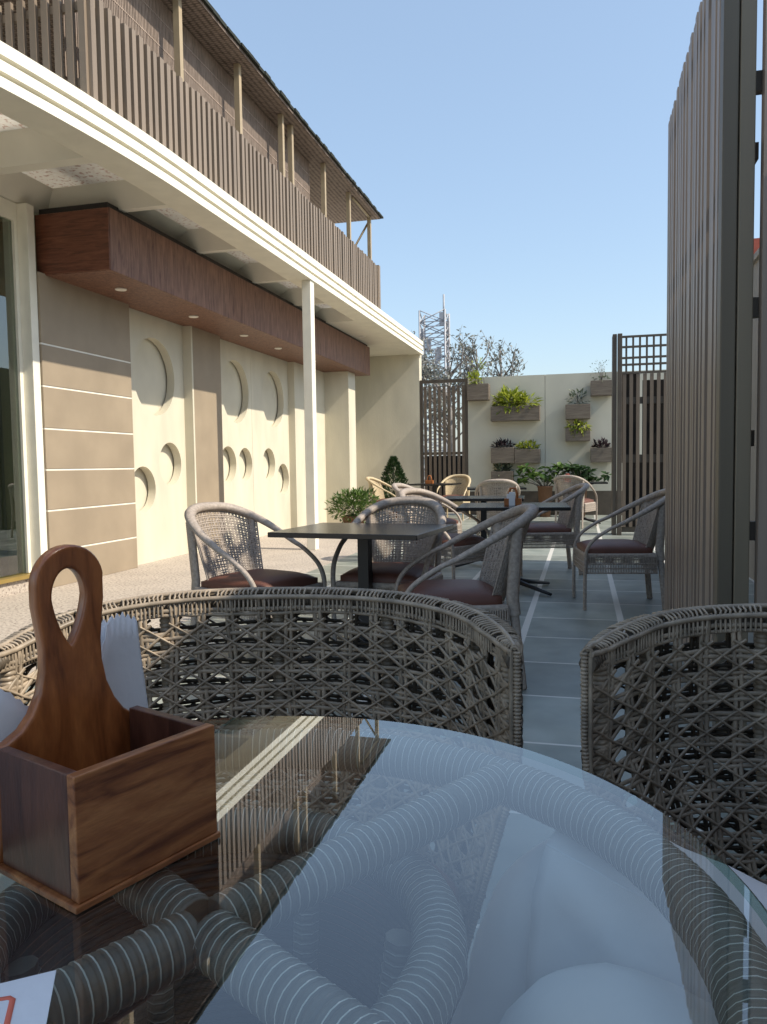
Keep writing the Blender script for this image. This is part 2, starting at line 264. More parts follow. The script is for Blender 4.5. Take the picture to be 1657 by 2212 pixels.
# ---------------------------------------------------------------- mesh builder
class MB:
    def __init__(s): s.v = []; s.f = []; s.sm = []; s.mi = []
    def face(s, idx, smooth=False, mi=0): s.f.append(tuple(idx)); s.sm.append(smooth); s.mi.append(mi)
    def add(s, verts): k = len(s.v); s.v.extend([tuple(p) for p in verts]); return k
    def box(s, x0, x1, y0, y1, z0, z1, mi=0):
        k = s.add([(x0,y0,z0),(x1,y0,z0),(x1,y1,z0),(x0,y1,z0),(x0,y0,z1),(x1,y0,z1),(x1,y1,z1),(x0,y1,z1)])
        for q in ((0,3,2,1),(4,5,6,7),(0,1,5,4),(1,2,6,5),(2,3,7,6),(3,0,4,7)): s.face([k+i for i in q], False, mi)
        return s
    def obox(s, c, ax, ay, az, mi=0):
        c, ax, ay, az = Vector(c), Vector(ax), Vector(ay), Vector(az)
        k = s.add([c+ax*a+ay*b+az*d for d in (-1,1) for a,b in ((-1,-1),(1,-1),(1,1),(-1,1))])
        for q in ((0,3,2,1),(4,5,6,7),(0,1,5,4),(1,2,6,5),(2,3,7,6),(3,0,4,7)): s.face([k+i for i in q], False, mi)
        return s
    def prism(s, poly, z0, z1, mi=0, smooth=False):
        n = len(poly); k = s.add([(x,y,z0) for x,y in poly]+[(x,y,z1) for x,y in poly])
        s.face([k+i for i in range(n)][::-1], False, mi); s.face([k+n+i for i in range(n)], False, mi)
        for i in range(n): j=(i+1)%n; s.face([k+i,k+j,k+n+j,k+n+i], smooth, mi)
        return s
    def tube(s, path, r, n=8, closed=False, caps=True, mi=0, flat=(1,1), mis=None, upv=None):
        P = [Vector(p) for p in path]; m = len(P)
        if m < 2: return s
        T = []
        for i in range(m):
            if closed: d = P[(i+1)%m]-P[i-1]
            else: d = P[min(i+1,m-1)]-P[max(i-1,0)]
            if d.length < 1e-9: d = T[-1] if T else Vector((0,0,1))
            T.append(d.normalized())
        a = Vector(upv) if upv else (Vector((0,0,1)) if abs(T[0].z) < 0.9 else Vector((1,0,0)))
        nrm = (a - T[0]*a.dot(T[0])).normalized(); k = len(s.v)
        for i in range(m):
            if upv: nrm = Vector(upv)
            nrm = nrm - T[i]*nrm.dot(T[i])
            nrm = nrm.normalized() if nrm.length > 1e-6 else T[i].orthogonal().normalized()
            b = T[i].cross(nrm); rr = r[i] if isinstance(r, (list, tuple)) else r
            for j in range(n):
                q = 2*math.pi*j/n
                s.v.append(tuple(P[i] + nrm*(math.cos(q)*rr*flat[0]) + b*(math.sin(q)*rr*flat[1])))
        for i in range(m if closed else m-1):
            ii = (i+1)%m; c = mis[i] if mis else mi
            for j in range(n):
                jj = (j+1)%n; s.face((k+i*n+j, k+i*n+jj, k+ii*n+jj, k+ii*n+j), True, c)
        if caps and not closed:
            s.face([k+j for j in range(n)][::-1], False, mi); s.face([k+(m-1)*n+j for j in range(n)], False, mi)
        return s
    def lathe(s, prof, n=24, cx=0, cy=0, mi=0, smooth=True, cap=True):
        k = len(s.v); m = len(prof)
        for r, z in prof:
            for j in range(n): q=2*math.pi*j/n; s.v.append((cx+r*math.cos(q), cy+r*math.sin(q), z))
        for i in range(m-1):
            for j in range(n): jj=(j+1)%n; s.face((k+i*n+j,k+i*n+jj,k+(i+1)*n+jj,k+(i+1)*n+j), smooth, mi)
        if cap: s.face([k+j for j in range(n)][::-1], False, mi); s.face([k+(m-1)*n+j for j in range(n)], False, mi)
        return s
    def leaf(s, p, d, nrm, L, W, mi=0):
        p, d, nrm = Vector(p), Vector(d).normalized(), Vector(nrm)
        sd = d.cross(nrm); sd = sd.normalized() if sd.length > 1e-5 else d.orthogonal().normalized()
        nn = sd.cross(d)
        k = s.add([p, p+d*L*.45+sd*W*.5+nn*L*.06, p+d*L-nn*L*.12, p+d*L*.45-sd*W*.5+nn*L*.06])
        s.face((k,k+1,k+2), True, mi); s.face((k,k+2,k+3), True, mi)
    def build(s, name, mats, parent=None, world=False):
        me = bpy.data.meshes.new(name); vv = s.v
        if world and parent is not None:
            o = parent.location; vv = [(x-o.x, y-o.y, z-o.z) for x,y,z in s.v]
        me.from_pydata(vv, [], s.f)
        me.polygons.foreach_set('use_smooth', s.sm); me.polygons.foreach_set('material_index', s.mi)
        for m in (mats if isinstance(mats, (list, tuple)) else [mats]): me.materials.append(m)
        me.update()
        ob = bpy.data.objects.new(name, me); COL.objects.link(ob)
        if parent: ob.parent = parent
        return ob

def bevel(ob, wdt=0.004, seg=2):
    b = ob.modifiers.new('bevel', 'BEVEL'); b.width = wdt; b.segments = seg; b.limit_method = 'ANGLE'; b.angle_limit = R(40)
    return ob
def thing(name, label, cat, loc=(0,0,0), rz=0, group=None):
    o = bpy.data.objects.new(name, None); COL.objects.link(o); o.location = loc; o.rotation_euler = (0,0,rz)
    o.empty_display_size = 0.1
    o['label'] = label; o['category'] = cat
    if group: o['group'] = group
    return o
def tag(o, label, cat, group=None):
    o['label'] = label; o['category'] = cat
    if group: o['group'] = group
    return o
def struct(o): o['kind'] = 'structure'; return o
def dup(root, loc, rz, label, group=None):
    r = root.copy(); COL.objects.link(r); r.location = loc; r.rotation_euler = (0,0,rz); r['label'] = label
    if group: r['group'] = group
    for ch in list(root.children):
        c = ch.copy(); COL.objects.link(c); c.parent = r
        for g in list(ch.children):
            d = g.copy(); COL.objects.link(d); d.parent = c
    return r

def resample(P, step):
    P = [Vector(p) for p in P]; out = [P[0].copy()]; acc = 0.0
    for a, b in zip(P, P[1:]):
        L = (b-a).length
        while acc + L >= step and L > 1e-12:
            t = (step-acc)/L; a = a.lerp(b, t); out.append(a.copy()); L = (b-a).length; acc = 0.0
        acc += L
    if (out[-1]-P[-1]).length > step*0.3: out.append(P[-1].copy())
    return out
def spline(P, per=8):
    P = [Vector(p) for p in P]; Q = [P[0]*2-P[1]]+P+[P[-1]*2-P[-2]]; out = []
    for i in range(1, len(Q)-2):
        a,b,c,d = Q[i-1],Q[i],Q[i+1],Q[i+2]
        for k in range(per):
            t=k/per; out.append(0.5*((2*b)+(c-a)*t+(2*a-5*b+4*c-d)*t*t+(3*b-a-3*c+d)*t**3))
    out.append(P[-1]); return out

def wrapped(mb, path, r, pitch=0.009, n=10, bead=True, closed=False, groove=0.0013):
    """a tube wound with flat cane, a painted highlight bead between the windings"""
    q = 8 if bead else 6
    P = resample(path, pitch/q); m = len(P)
    prof = [-groove, 0, .0003, .0003, 0, -groove*.5, .0008, .0008] if bead else [-groove, 0, .0003, .0003, 0, -groove]
    nw = m//q+2; jr = [random.uniform(-.0003,.0003) for _ in range(nw)]; on = [random.random() < .96 for _ in range(nw)]
    mb.tube(P, [r+prof[i%q]+jr[i//q] for i in range(m)], n, closed=closed, mis=[1 if (bead and i%q == 6 and on[i//q]) else 0 for i in range(m)])

# ================================================================= SETTING
g = MB(); g.box(-60, 60, -40, 160, -0.5, -0.004); struct(g.build('ground', mat('dusty_ground', (0.25,0.22,0.18), 0.95, 0.2, 2)))
fl = MB(); fl.box(-2.75, 3.4, -4, 16.6, -0.20, 0.0); struct(fl.build('terrace_floor', M['floor']))
fl = MB(); fl.box(-7.5, -2.75, -4, 16.6, -0.20, 0.0); struct(fl.build('granite_walkway', M['grave']))

# ================================================================= CAFE BUILDING
XF, XP, XR = -4.78, -4.90, -5.00
bld = thing('cafe_building', 'cream single storey cafe with curved white canopy edge, wood bulkhead and round wall niches', 'building', (XF, 10, 0))
def wpart(name, mb, m): return mb.build(name, m, bld, True)
mb = MB()
mb.box(-7.2, XR-0.02, 6.4, 16.9, 0, 3.5)                    # mass behind the facade
mb.box(XR-0.02, XF-0.004, 12.55, 14.1, 0, 3.5)
wpart('wall', mb, M['cream_dark'])
# stone pillar with grooves
mb = MB()
zs = [0.34, 0.72, 1.10, 1.48, 1.87, 2.255]
e = [0.0]+zs+[2.9]
for i in range(len(e)-1):
    mb.box(-5.02, XF, 6.10, 7.54, e[i]+(0.008 if i else 0), e[i+1]-(0.008 if i < len(e)-2 else 0))
mb2 = MB(); mb2.box(-5.016, XF-0.006, 6.104, 7.536, 0.3, 2.3)
st = bevel(wpart('stone_pillar', mb, M['taupe']), 0.004); mb2.build('groove_lines', M['groove'], st, False).location = (0,0,0)
gl = st.children[0]; gl.data.transform(Matrix.Translation(-Vector(bld.location)))
# pilasters
mb = MB(); mb.box(-5.02, XF, 8.94, 9.72, 0, 2.9); p = bevel(wpart('pilaster', mb, M['taupe']), 0.004)
mb = MB(); mb.box(-5.0, XF+0.002, 8.90, 8.937, 0, 2.9); wpart('pilaster_reveal', mb, M['cream_dark'])
mb = MB(); mb.box(-5.02, XF, 12.50, 13.2, 0, 2.9); wpart('pilaster', mb, M['cream'])
mb = MB(); mb.box(-4.95, -4.30, 14.10, 14.55, 0, 3.0); wpart('pier', mb, M['cream'])
# panels with round niches
def niche_panel(y0, y1, circles, z0=0.0, z1=2.9):
    cu = bpy.data.curves.new('panel_outline', 'CURVE'); cu.dimensions = '2D'; cu.fill_mode = 'BOTH'; cu.extrude = 0.05; cu.resolution_u = 24
    def poly(pts):
        s = cu.splines.new('POLY'); s.points.add(len(pts)-1); s.use_cyclic_u = True
        for q, (a, b) in zip(s.points, pts): q.co = (a, b, 0, 1)
    poly([(y0,z0),(y1,z0),(y1,z1),(y0,z1)])
    for (cy_, cz_, r_) in circles:
        poly([(cy_+r_*math.cos(2*math.pi*k/72), cz_+r_*math.sin(2*math.pi*k/72)) for k in range(72)])
    tmp = bpy.data.objects.new('panel_tmp', cu); COL.objects.link(tmp)
    dg = bpy.context.evaluated_depsgraph_get(); me = bpy.data.meshes.new_from_object(tmp.evaluated_get(dg))
    bpy.data.objects.remove(tmp); bpy.data.curves.remove(cu)
    # local x -> world y, local y -> world z, local z -> world x
    me.transform(Matrix(((0,0,1,XP-0.05),(1,0,0,0),(0,1,0,0),(0,0,0,1))))
    me.transform(Matrix.Translation(-Vector(bld.location)))
    for pl in me.polygons: pl.use_smooth = False
    me.materials.clear(); me.materials.append(M['cream'])
    ob = bpy.data.objects.new('niche_panel', me); COL.objects.link(ob); ob.parent = bld
niche_panel(7.30, 8.93, [(8.22,2.18,.455),(8.52,1.15,.262),(7.90,0.86,.262)])
niche_panel(9.60, 10.968, [(10.42,2.20,.455),(10.125,1.14,.258),(10.70,1.14,.245)])
niche_panel(10.974, 12.53, [(11.84,2.20,.455),(11.60,1.14,.255),(12.20,0.885,.258)])
# bulkhead
mb = MB(); mb.box(-4.88, -4.10, 6.20, 14.95, 2.885, 3.44)
bk = bevel(wpart('bulkhead', mb, M['bulk_v']), 0.004)
mb = MB(); mb.box(-4.86, -4.106, 6.188, 6.199, 2.89, 3.43); mb.build('bulkhead_end_panel', M['bulk_h'], bk, True); bk.children[0].data.transform(Matrix.Translation(-Vector(bld.location)))
for y in (6.87, 8.35, 9.75, 10.97, 12.5, 14.2):
    mb = MB(); mb.lathe([(0.055,2.872),(0.058,2.884)], 20, -4.44, y)
    o = mb.build('downlight', M['lampw'], bk); o.data.transform(Matrix.Translation(-Vector(bld.location)))
mb = MB(); mb.box(-4.86, -4.14, 6.24, 14.91, 3.44, 3.50); wpart('gap_shade_strip', mb, M['slat_dark'])  # solid strip coloured dark as the shade above the bulkhead
# canopy: beams, coffers, fascia
ZB, ZT = 3.48, 3.76
XE = -3.35
ys = [2.0, 3.1]
coffers = [(-4.92,-3.60,-4.74,-3.83,3.95,5.28),(-4.92,-3.60,-4.74,-3.83,5.40,6.42)]+[(-4.62,-3.60,-4.16,-3.78,6.50+1.485*k,7.90+1.485*k) for k in range(4)]
mb = MB(); mi_ = MB(); prev = -1.0; ZC = ZB+.215
for (x0,x1,u0,u1,a,b_) in coffers:
    mb.box(-7.0, -3.655, prev, a, ZB+.004, ZT-.004); prev = b_
    mb.box(-7.0, x0, a, b_, ZB+.004, ZT-.004)
    mb.box(x1, -3.58, a, b_, ZB+.004, ZT-.004) if False else None
    v0,v1 = a+.16, b_-.13
    k = mb.add([(x0,a,ZB+.004),(x1,a,ZB+.004),(x1,b_,ZB+.004),(x0,b_,ZB+.004),(u0,v0,ZC),(u1,v0,ZC),(u1,v1,ZC),(u0,v1,ZC)])
    for q in ((0,4,5,1),(1,5,6,2),(2,6,7,3),(3,7,4,0)): mb.face([k+n_ for n_ in q])
    k = mi_.add([(u0-.02,v0-.02,ZC+.002),(u1+.02,v0-.02,ZC+.002),(u1+.02,v1+.02,ZC+.002),(u0-.02,v1+.02,ZC+.002)]); mi_.face((k+3,k+2,k+1,k))
mb.box(-7.0, -3.655, prev, 16.49, ZB+.004, ZT-.004)
wpart('canopy_soffit', mb, M['soffit']); wpart('marble_inset', mi_, M['marble'])
mb = MB(); mb.lathe([(0.06,ZB-.006),(0.065,ZB+.003)], 18, -3.95, 13.9); wpart('ceiling_light', mb, M['lampw'])
# curved fascia with three ribs
def edge_x(y): return XE - (0.0 if y > 6.3 else 0.034*(6.3-y)**2)
yy = [16.62]+[16.0-0.5*k for k in range(19)]+[6.5-0.2*k for k in range(31)]
outer = [(edge_x(y), y) for y in yy]
def band(off_o, z0, z1, off_i=None):
    o_ = [(x+off_o, y) for x, y in outer]; i_ = [((x-0.30), y) for x, y in outer]
    return o_ + i_[::-1]
mb = MB()
for a,b_ in ((0,.068),(.102,.170),(.204,.285)): mb.prism(band(0,0,0), ZB+a, ZB+b_)
wpart('canopy_fascia', mb, M['white_trim'])
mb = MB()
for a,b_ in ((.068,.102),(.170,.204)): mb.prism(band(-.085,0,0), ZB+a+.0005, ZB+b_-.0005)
wpart('fascia_groove', mb, M['groove_shade'])
mb = MB(); prev = -1.0
for (x0,x1,u0,u1,a,b_) in coffers:
    mb.box(-7.2, -3.60, prev, a+.05, ZT, ZT+.02); mb.box(-7.2, u0-.1, a+.05, b_-.05, ZT, ZT+.02); prev = b_-.05
mb.box(-7.2, -3.60, prev, 16.5, ZT, ZT+.02)
wpart('canopy_deck', mb, M['soffit'])
mb = MB()
for (x0,x1,u0,u1,a,b_) in coffers:
    k = mb.add([(u0-.1,a+.05,ZT+.012),(-3.6,a+.05,ZT+.012),(-3.6,b_-.05,ZT+.012),(u0-.1,b_-.05,ZT+.012)]); mb.face((k,k+1,k+2,k+3))
wpart('added_diffuser', mb, M['frost'])  # unseen diffusing sheet added to even out the light on the insets
# column
mb = MB(); mb.box(-3.49, -3.37, 9.46, 9.60, 0, ZB-.001); bevel(wpart('column', mb, M['white_trim']), 0.006)
# end wall
mb = MB(); mb.box(-5.4, -3.42, 16.5, 16.75, 0, ZB+0.28); wpart('end_wall', mb, M['cream'])
# window bay on the left
mb = MB(); mb.box(-4.96, -4.80, 6.00, 6.095, 0.0, 3.48); bevel(wpart('window_jamb', mb, M['white_trim']), 0.004)
mb = MB(); mb.box(-4.965, -4.905, 5.955, 5.998, 0.16, 3.48); mb.box(-4.965, -4.905, 1.0, 5.955, 3.32, 3.48); wpart('window_frame', mb, M['white_trim'])
mb = MB(); mb.box(-4.945, -4.93, 0.5, 5.955, 0.16, 3.32); wpart('window_glass', mb, M['winglass'])
mb = MB(); mb.box(-5.0, -4.85, 0.5, 5.998, 0.12, 0.155); wpart('window_sill', mb, M['gold'])
mb = MB(); mb.box(-5.5, -4.89, 0.0, 5.998, 0.0, 0.12); wpart('plinth', mb, M['grave'])
mb = MB(); mb.box(-7.2, -7.1, 0.0, 6.4, 0, 3.48); mb.box(-7.1, -5.5, 6.3, 6.42, 0, 3.48); mb.box(-7.1,-5.2,0.0,0.1,0,3.48); wpart('interior_wall', mb, M['inner'])
mb = MB(); mb.box(-5.75, -5.70, 3.2, 5.45, 0.35, 2.1); mb.box(-5.75,-5.70,3.2,5.6,2.12,2.45); wpart('interior_curtain', mb, M['curtain'])

# upper terrace: slat fence
fence = thing('slat_fence', 'tan vertical slat railing standing on top of the white canopy edge', 'fence', (-3.5, 9.3, ZT+0.02))
XS = -3.52; Z0, Z1 = ZT+0.02, 4.62
mb = MB(); y = 5.16; k = 0
while y < 13.42:
    wd = 0.052 + 0.012*random.random()
    mb.box(XS-0.02, XS+0.012+0.01*random.random(), y, y+wd, Z0, Z1+random.uniform(-.012,.012)); y += 0.108; k += 1
x = XS-0.02
while x > -7.0:
    mb.box(x-0.055, x, 5.13, 5.16, Z0, Z1); x -= 0.105
mb.build('slats', M['slat'], fence, True)
mb = MB(); mb.box(XS-0.075, XS-0.03, 5.2, 13.4, 4.50, 4.56); mb.box(XS-0.075, XS-0.03, 5.2, 13.4, 3.95, 4.01)
mb.box(-7, XS-0.03, 5.17, 5.20, 4.50, 4.56); mb.box(-7, XS-0.03, 5.17, 5.20, 3.95, 4.01)
mb.build('rail', M['slat'], fence, True)
mb = MB(); mb.box(XS-0.06, XS+0.03, 13.42, 13.52, Z0, Z1+.02); mb.build('end_post', M['slat'], fence, True)
# pergola
perg = thing('roof_pergola', 'reed covered pergola roof on tan posts above the slat railing', 'pergola', (-4.6, 9.3, ZT+0.02))
mb = MB(); mb.box(-7.5, -3.46, 3.0, 13.45, 5.44, 5.47); mb.build('reed_ceiling', M['roof_u'], perg, True)
mb = MB(); y = 3.0
while y < 13.4:
    h = random.uniform(0.026, 0.040); mb.box(-7.5, -3.42-0.02*random.random(), y, y+0.15, 5.472, 5.472+h); y += 0.155
mb.build('roof_sheet', M['roof_edge'], perg, True)
for y in (5.3, 6.62, 7.9, 9.14, 9.46, 10.75, 11.98, 13.22):
    mb = MB(); mb.box(-3.64, -3.58, y, y+0.06, Z0, 5.437); mb.build('post', M['pole'], perg, True)
mb = MB(); y = 5.24
while y < 10.7: mb.box(-3.80, -3.793, y, y+.011, Z0+.3, 5.437); y += .024
for z in (4.75, 5.0, 5.25): mb.box(-3.803, -3.790, 5.24, 10.7, z, z+.012)
mb.build('reed_blind', M['blind'], perg, True)
mb = MB(); mb.tube([(-3.6,13.28,5.40),(-4.3,13.28,4.3)], 0.02, 6); mb.tube([(-3.6,13.28,5.42),(-3.6,12.2,5.42)], 0.02, 6); mb.build('brace', M['pole'], perg, True)
mb = MB(); mb.box(-7.6, -7.45, 3.0, 12.2, ZT+.02, 5.43); mb.build('terrace_shade_backdrop', M['slat_dark'], perg, True)  # dark sheet added so the gaps between the slats look shaded

# ================================================================= RIGHT SCREEN
scr = thing('slat_screen', 'tall bronze slat screen along the right side beside the tables', 'fence', (0.6, 4.2, 0))
mb = MB(); y = 3.20; k = 0
while y < 5.42:
    dz = random.uniform(-.006, .006); mb.box(0.535+random.uniform(0,.012), 0.585, y, y+0.055, 0, 3.27+dz); y += 0.094
mb.build('slats', M['screen'], scr, True)
for z in (0.12, 1.15, 2.2, 3.12):
    mb = MB(); mb.box(0.586, 0.626, 3.145, 5.40, z, z+0.06); mb.build('rail', M['screen_dark'], scr, True)
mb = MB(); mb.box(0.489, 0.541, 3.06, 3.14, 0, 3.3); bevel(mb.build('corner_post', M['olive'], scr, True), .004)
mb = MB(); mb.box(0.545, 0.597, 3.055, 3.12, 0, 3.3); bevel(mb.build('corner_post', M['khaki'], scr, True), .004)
mb = MB(); x = 0.622
while x < 1.45: mb.box(x, x+0.06, 3.04, 3.09, 0, 3.27); x += 0.092
mb.build('return_slats', M['screen'], scr, True)
for z in (0.12, 0.8, 1.62, 2.42, 2.88):
    mb = MB(); mb.box(0.600, 1.48, 3.092, 3.13, z, z+0.07); mb.build('return_rail', M['screen_dark'], scr, True)
bw = thing('added_shading_wall', 'added unseen plain grey boundary wall behind the tall slat screen', 'wall', (1.6, 3, 0))  # out of view, added to cast shade over the foreground
mb = MB(); mb.box(1.52, 1.72, -4.0, 8.6, 0, 2.88); mb.build('wall_body', M['shading'], bw, True)
mb = MB(); mb.box(1.49, 1.75, -4.02, 8.62, 2.88, 2.94); bevel(mb.build('coping', M['shading'], bw, True), .006)

# ================================================================= BACK: gate, planter wall, lattice
YB = 16.5
gt = thing('slat_gate', 'tall narrow brown slat gate between the cream end wall and the planter wall', 'gate', (-2.9, YB, 0))
mb = MB(); mb.box(-3.41, -3.35, YB, YB+.06, 0, 2.92); mb.box(-2.43, -2.37, YB, YB+.06, 0, 2.92); mb.box(-3.35,-2.43,YB,YB+.06,2.85,2.92); mb.box(-3.35,-2.43,YB,YB+.06,0.05,.13); mb.box(-3.35,-2.43,YB+.02,YB+.06,1.3,1.36)
mb.build('frame', M['screen_dark'], gt, True)
mb = MB(); x = -3.33
while x < -2.45: mb.box(x, x+0.062, YB+.012, YB+.042, .13, 2.78); x += 0.104
mb.build('slats', M['lattice'], gt, True)
mb = MB(); mb.box(-3.34,-2.44,YB+.075,YB+.085,.05,1.28); mb.build('lower_panel', M['slat_dark'], gt, True)
pw = thing('planter_wall', 'pale rendered wall at the back hung with planter boxes', 'wall', (-0.9, YB, 0))
mb = MB(); mb.box(-2.365, -0.75, YB, YB+.2, 0, 2.93); mb.box(-0.742, 3.4, YB, YB+.2, 0, 2.93)
mb.build('wall_body', M['wall'], pw, True)
mb = MB(); mb.box(-2.36, 3.4, YB-.012, YB-.003, 0, 0.5); mb.build('skirting', M['screen_dark'], pw, True)

lat = thing('lattice_screen', 'bronze lattice screen with open square grid on top at the back right', 'fence', (0.8, 12, 0))
YL = 12.0
mb = MB(); mb.box(0.44, 0.50, YL-.02, YL+.3, 0, 2.98); mb.box(0.51, 0.575, YL-.05, YL+.06, 0, 2.98); bevel(mb.build('corner_post', M['screen_dark'], lat, True), .005)
mb = MB()
for i in range(8): x = 0.62+i*0.096; mb.box(x, x+0.028, YL, YL+.03, 2.42, 2.95)
for z in (2.95, 2.80, 2.64, 2.54, 2.42): mb.box(0.575, 1.5, YL-.004, YL+.034, z-.03, z)
mb.build('top_grid', M['screen_dark'], lat, True)
mb = MB()
for i in range(9): x = 0.585+i*0.096; mb.box(x, x+0.05, YL, YL+.03, 0.12, 2.385)
mb.build('slats', M['lattice'], lat, True)
for z0,z1 in ((1.08,1.2),(.04,.12),(1.95,2.05)):
    mb = MB(); mb.box(0.575, 1.5, YL+.034, YL+.07, z0, z1); mb.build('rail', M['screen_dark'], lat, True)
mb = MB(); mb.box(0.6, 1.5, YL+.10, YL+.12, 0.05, 1.1); mb.box(.58,.82,YL+.10,YL+.12,1.1,2.4); mb.box(.87,1.5,YL+.10,YL+.12,1.1,2.3); mb.build('backing_panel', M['slat_dark'], lat, True)

# ---------------------------------------------------------------- plants
def leaf_cloud(mb, c, rad, n, L, W, droop=0.0, upb=0.3, rnd=random):
    for _ in range(n):
        q = Vector((rnd.gauss(0,1), rnd.gauss(0,1), rnd.gauss(0,1)));
        if q.length < 1e-3: continue
        q.normalize(); rr = rnd.random()**0.45
        p = Vector(c)+Vector((q.x*rad[0]*rr, q.y*rad[1]*rr, q.z*rad[2]*rr))
        d = q + Vector((rnd.uniform(-.7,.7), rnd.uniform(-.7,.7), rnd.uniform(-.5,.6)+upb-droop))
        s = rnd.uniform(.6,1.25)
        mb.leaf(p, d, (rnd.uniform(-.6,.6), rnd.uniform(-.6,.6), 1), L*s, W*s)
def stems(mb, c, n, h, spread, r=0.004):
    for _ in range(n):
        a = random.uniform(0,6.28); q = random.random()
        e = Vector((math.cos(a)*spread[0]*q, math.sin(a)*spread[1]*q, h*random.uniform(.6,1)))
        mb.tube([Vector(c), Vector(c)+e*0.5+Vector((0,0,h*.1)), Vector(c)+e], [r, r*.8, r*.4], 4)
PL = [  # x0, x1, z0, z1, planter label, plant label, leaf, kind
 (-2.343,-1.89,2.43,2.77,'planter box at the top left of the pale wall, under a yellow green plant','yellow green bushy plant in the topmost left planter box','leaf_y','bush'),
 (-1.85,-0.845,1.98,2.285,'wide grey brown planter box hung on the pale wall, the longest of all','lush lime green plant spilling from the longest planter box','leaf_y','big'),
 (-1.85,-1.372,1.10,1.425,'square planter box holding dark purple leaves, left of its paired neighbour','dark purple leafy plant in the left box of a side by side pair','leaf_p','low'),
 (-1.362,-0.84,1.09,1.38,'square planter box holding pale green leaves, right one of a side by side pair','pale green leafy plant in the right box of a side by side pair','leaf_y','low'),
 (-1.85,-1.395,0.62,0.93,'lowest planter box on the pale wall, under the purple plant box','dusty grey green plant in the lowest planter box','leaf_s','low'),
 (-0.326,0.166,1.98,2.275,'planter box hung directly above the lime green box on the right half of the wall','sparse grey green plant in the upper box of a stacked pair','leaf_s','sparse'),
 (-0.326,0.166,1.53,1.805,'planter box with lime leaves, lower one of a stacked pair on the right half','lime green leafy plant hanging over the lower box of a stacked pair','leaf_y','hang'),
 (0.172,0.60,2.44,2.74,'planter box hung at the top right of the pale wall next to the lattice','thin wispy pale plant in the top right planter box','leaf_s','wispy'),
 (0.175,0.60,1.09,1.385,'planter box hung low at the right end of the wall holding dark purple leaves','dark purple leafy plant in the box beside the lattice','leaf_p','low')]
for (x0,x1,z0,z1,pl,pt,lf,kind) in PL:
    cx_ = (x0+x1)/2
    t = thing('planter_box', pl, 'planter', (cx_, YB-.14, z0), 0, 'planter boxes on the wall')
    mb = MB(); y0,y1 = YB-.27, YB-.006
    mb.box(x0,x1,y0,y0+.025,z0,z1); mb.box(x0,x1,y1-.025,y1,z0,z1); mb.box(x0,x0+.025,y0+.025,y1-.025,z0,z1); mb.box(x1-.025,x1,y0+.025,y1-.025,z0,z1); mb.box(x0+.025,x1-.025,y0+.025,y1-.025,z0,z0+.02)
    bevel(mb.build('box', M['planter'], t, True), .004)
    mb = MB(); mb.box(x0+.026,x1-.026,y0+.026,y1-.026,z0+.03,z1-.03); mb.build('soil', M['soil'], t, True)
    p = thing('potted_plant', pt, 'plant', (cx_, YB-.14, z1-.03), 0, 'plants in the wall planters')
    f = MB(); s = MB(); hw = (x1-x0)/2
    base = (cx_, YB-.14, z1-.03)
    if kind == 'bush':
        leaf_cloud(f,(cx_-.08,YB-.14,z1+.10),(hw*.6,.12,.17),120,.10,.05); stems(s,base,10,.2,(hw*.6,.1))
        for k in range(5): 
            q = Vector((cx_+random.uniform(-.1,.15), YB-.14, z1)); e = q+Vector((random.uniform(-.1,.1),0,random.uniform(.35,.55))); s.tube([q,(q+e)/2,e],[.005,.004,.002],4); leaf_cloud(f,e,(.05,.05,.12),10,.06,.03)
    elif kind == 'big':
        leaf_cloud(f,(cx_-.12,YB-.15,z1+.10),(hw*.62,.17,.22),300,.16,.06,.2); leaf_cloud(f,(cx_+.2,YB-.15,z1+.05),(hw*.5,.14,.14),140,.15,.05,.3); stems(s,base,16,.25,(hw*.8,.1))
    elif kind == 'low':
        leaf_cloud(f,(cx_,YB-.15,z1+.03),(hw*.85,.12,.11),130,.10,.045,.0,.6); stems(s,base,10,.14,(hw*.8,.1))
    elif kind == 'sparse':
        leaf_cloud(f,(cx_,YB-.15,z1+.12),(hw*.85,.12,.18),70,.09,.04,.0,.5); stems(s,base,12,.3,(hw*.9,.1))
    elif kind == 'hang':
        leaf_cloud(f,(cx_,YB-.2,z1-.0),(hw*.85,.14,.12),220,.12,.035,.7,.2); stems(s,base,8,.12,(hw*.8,.1))
    else:
        leaf_cloud(f,(cx_,YB-.15,z1+.04),(hw*.8,.1,.06),40,.07,.03); stems(s,base,14,.42,(hw*.5,.1),.003)
        for _ in range(45): 
            a = Vector((cx_+random.gauss(-.05,.1), YB-.14+random.uniform(-.08,.08), z1+random.uniform(.12,.42))); f.leaf(a,(random.uniform(-1,1),random.uniform(-1,1),.6),(0,0,1),.05,.02)
    f.build('foliage', M[lf], p, True); s.build('stems', M['bark'], p, True)
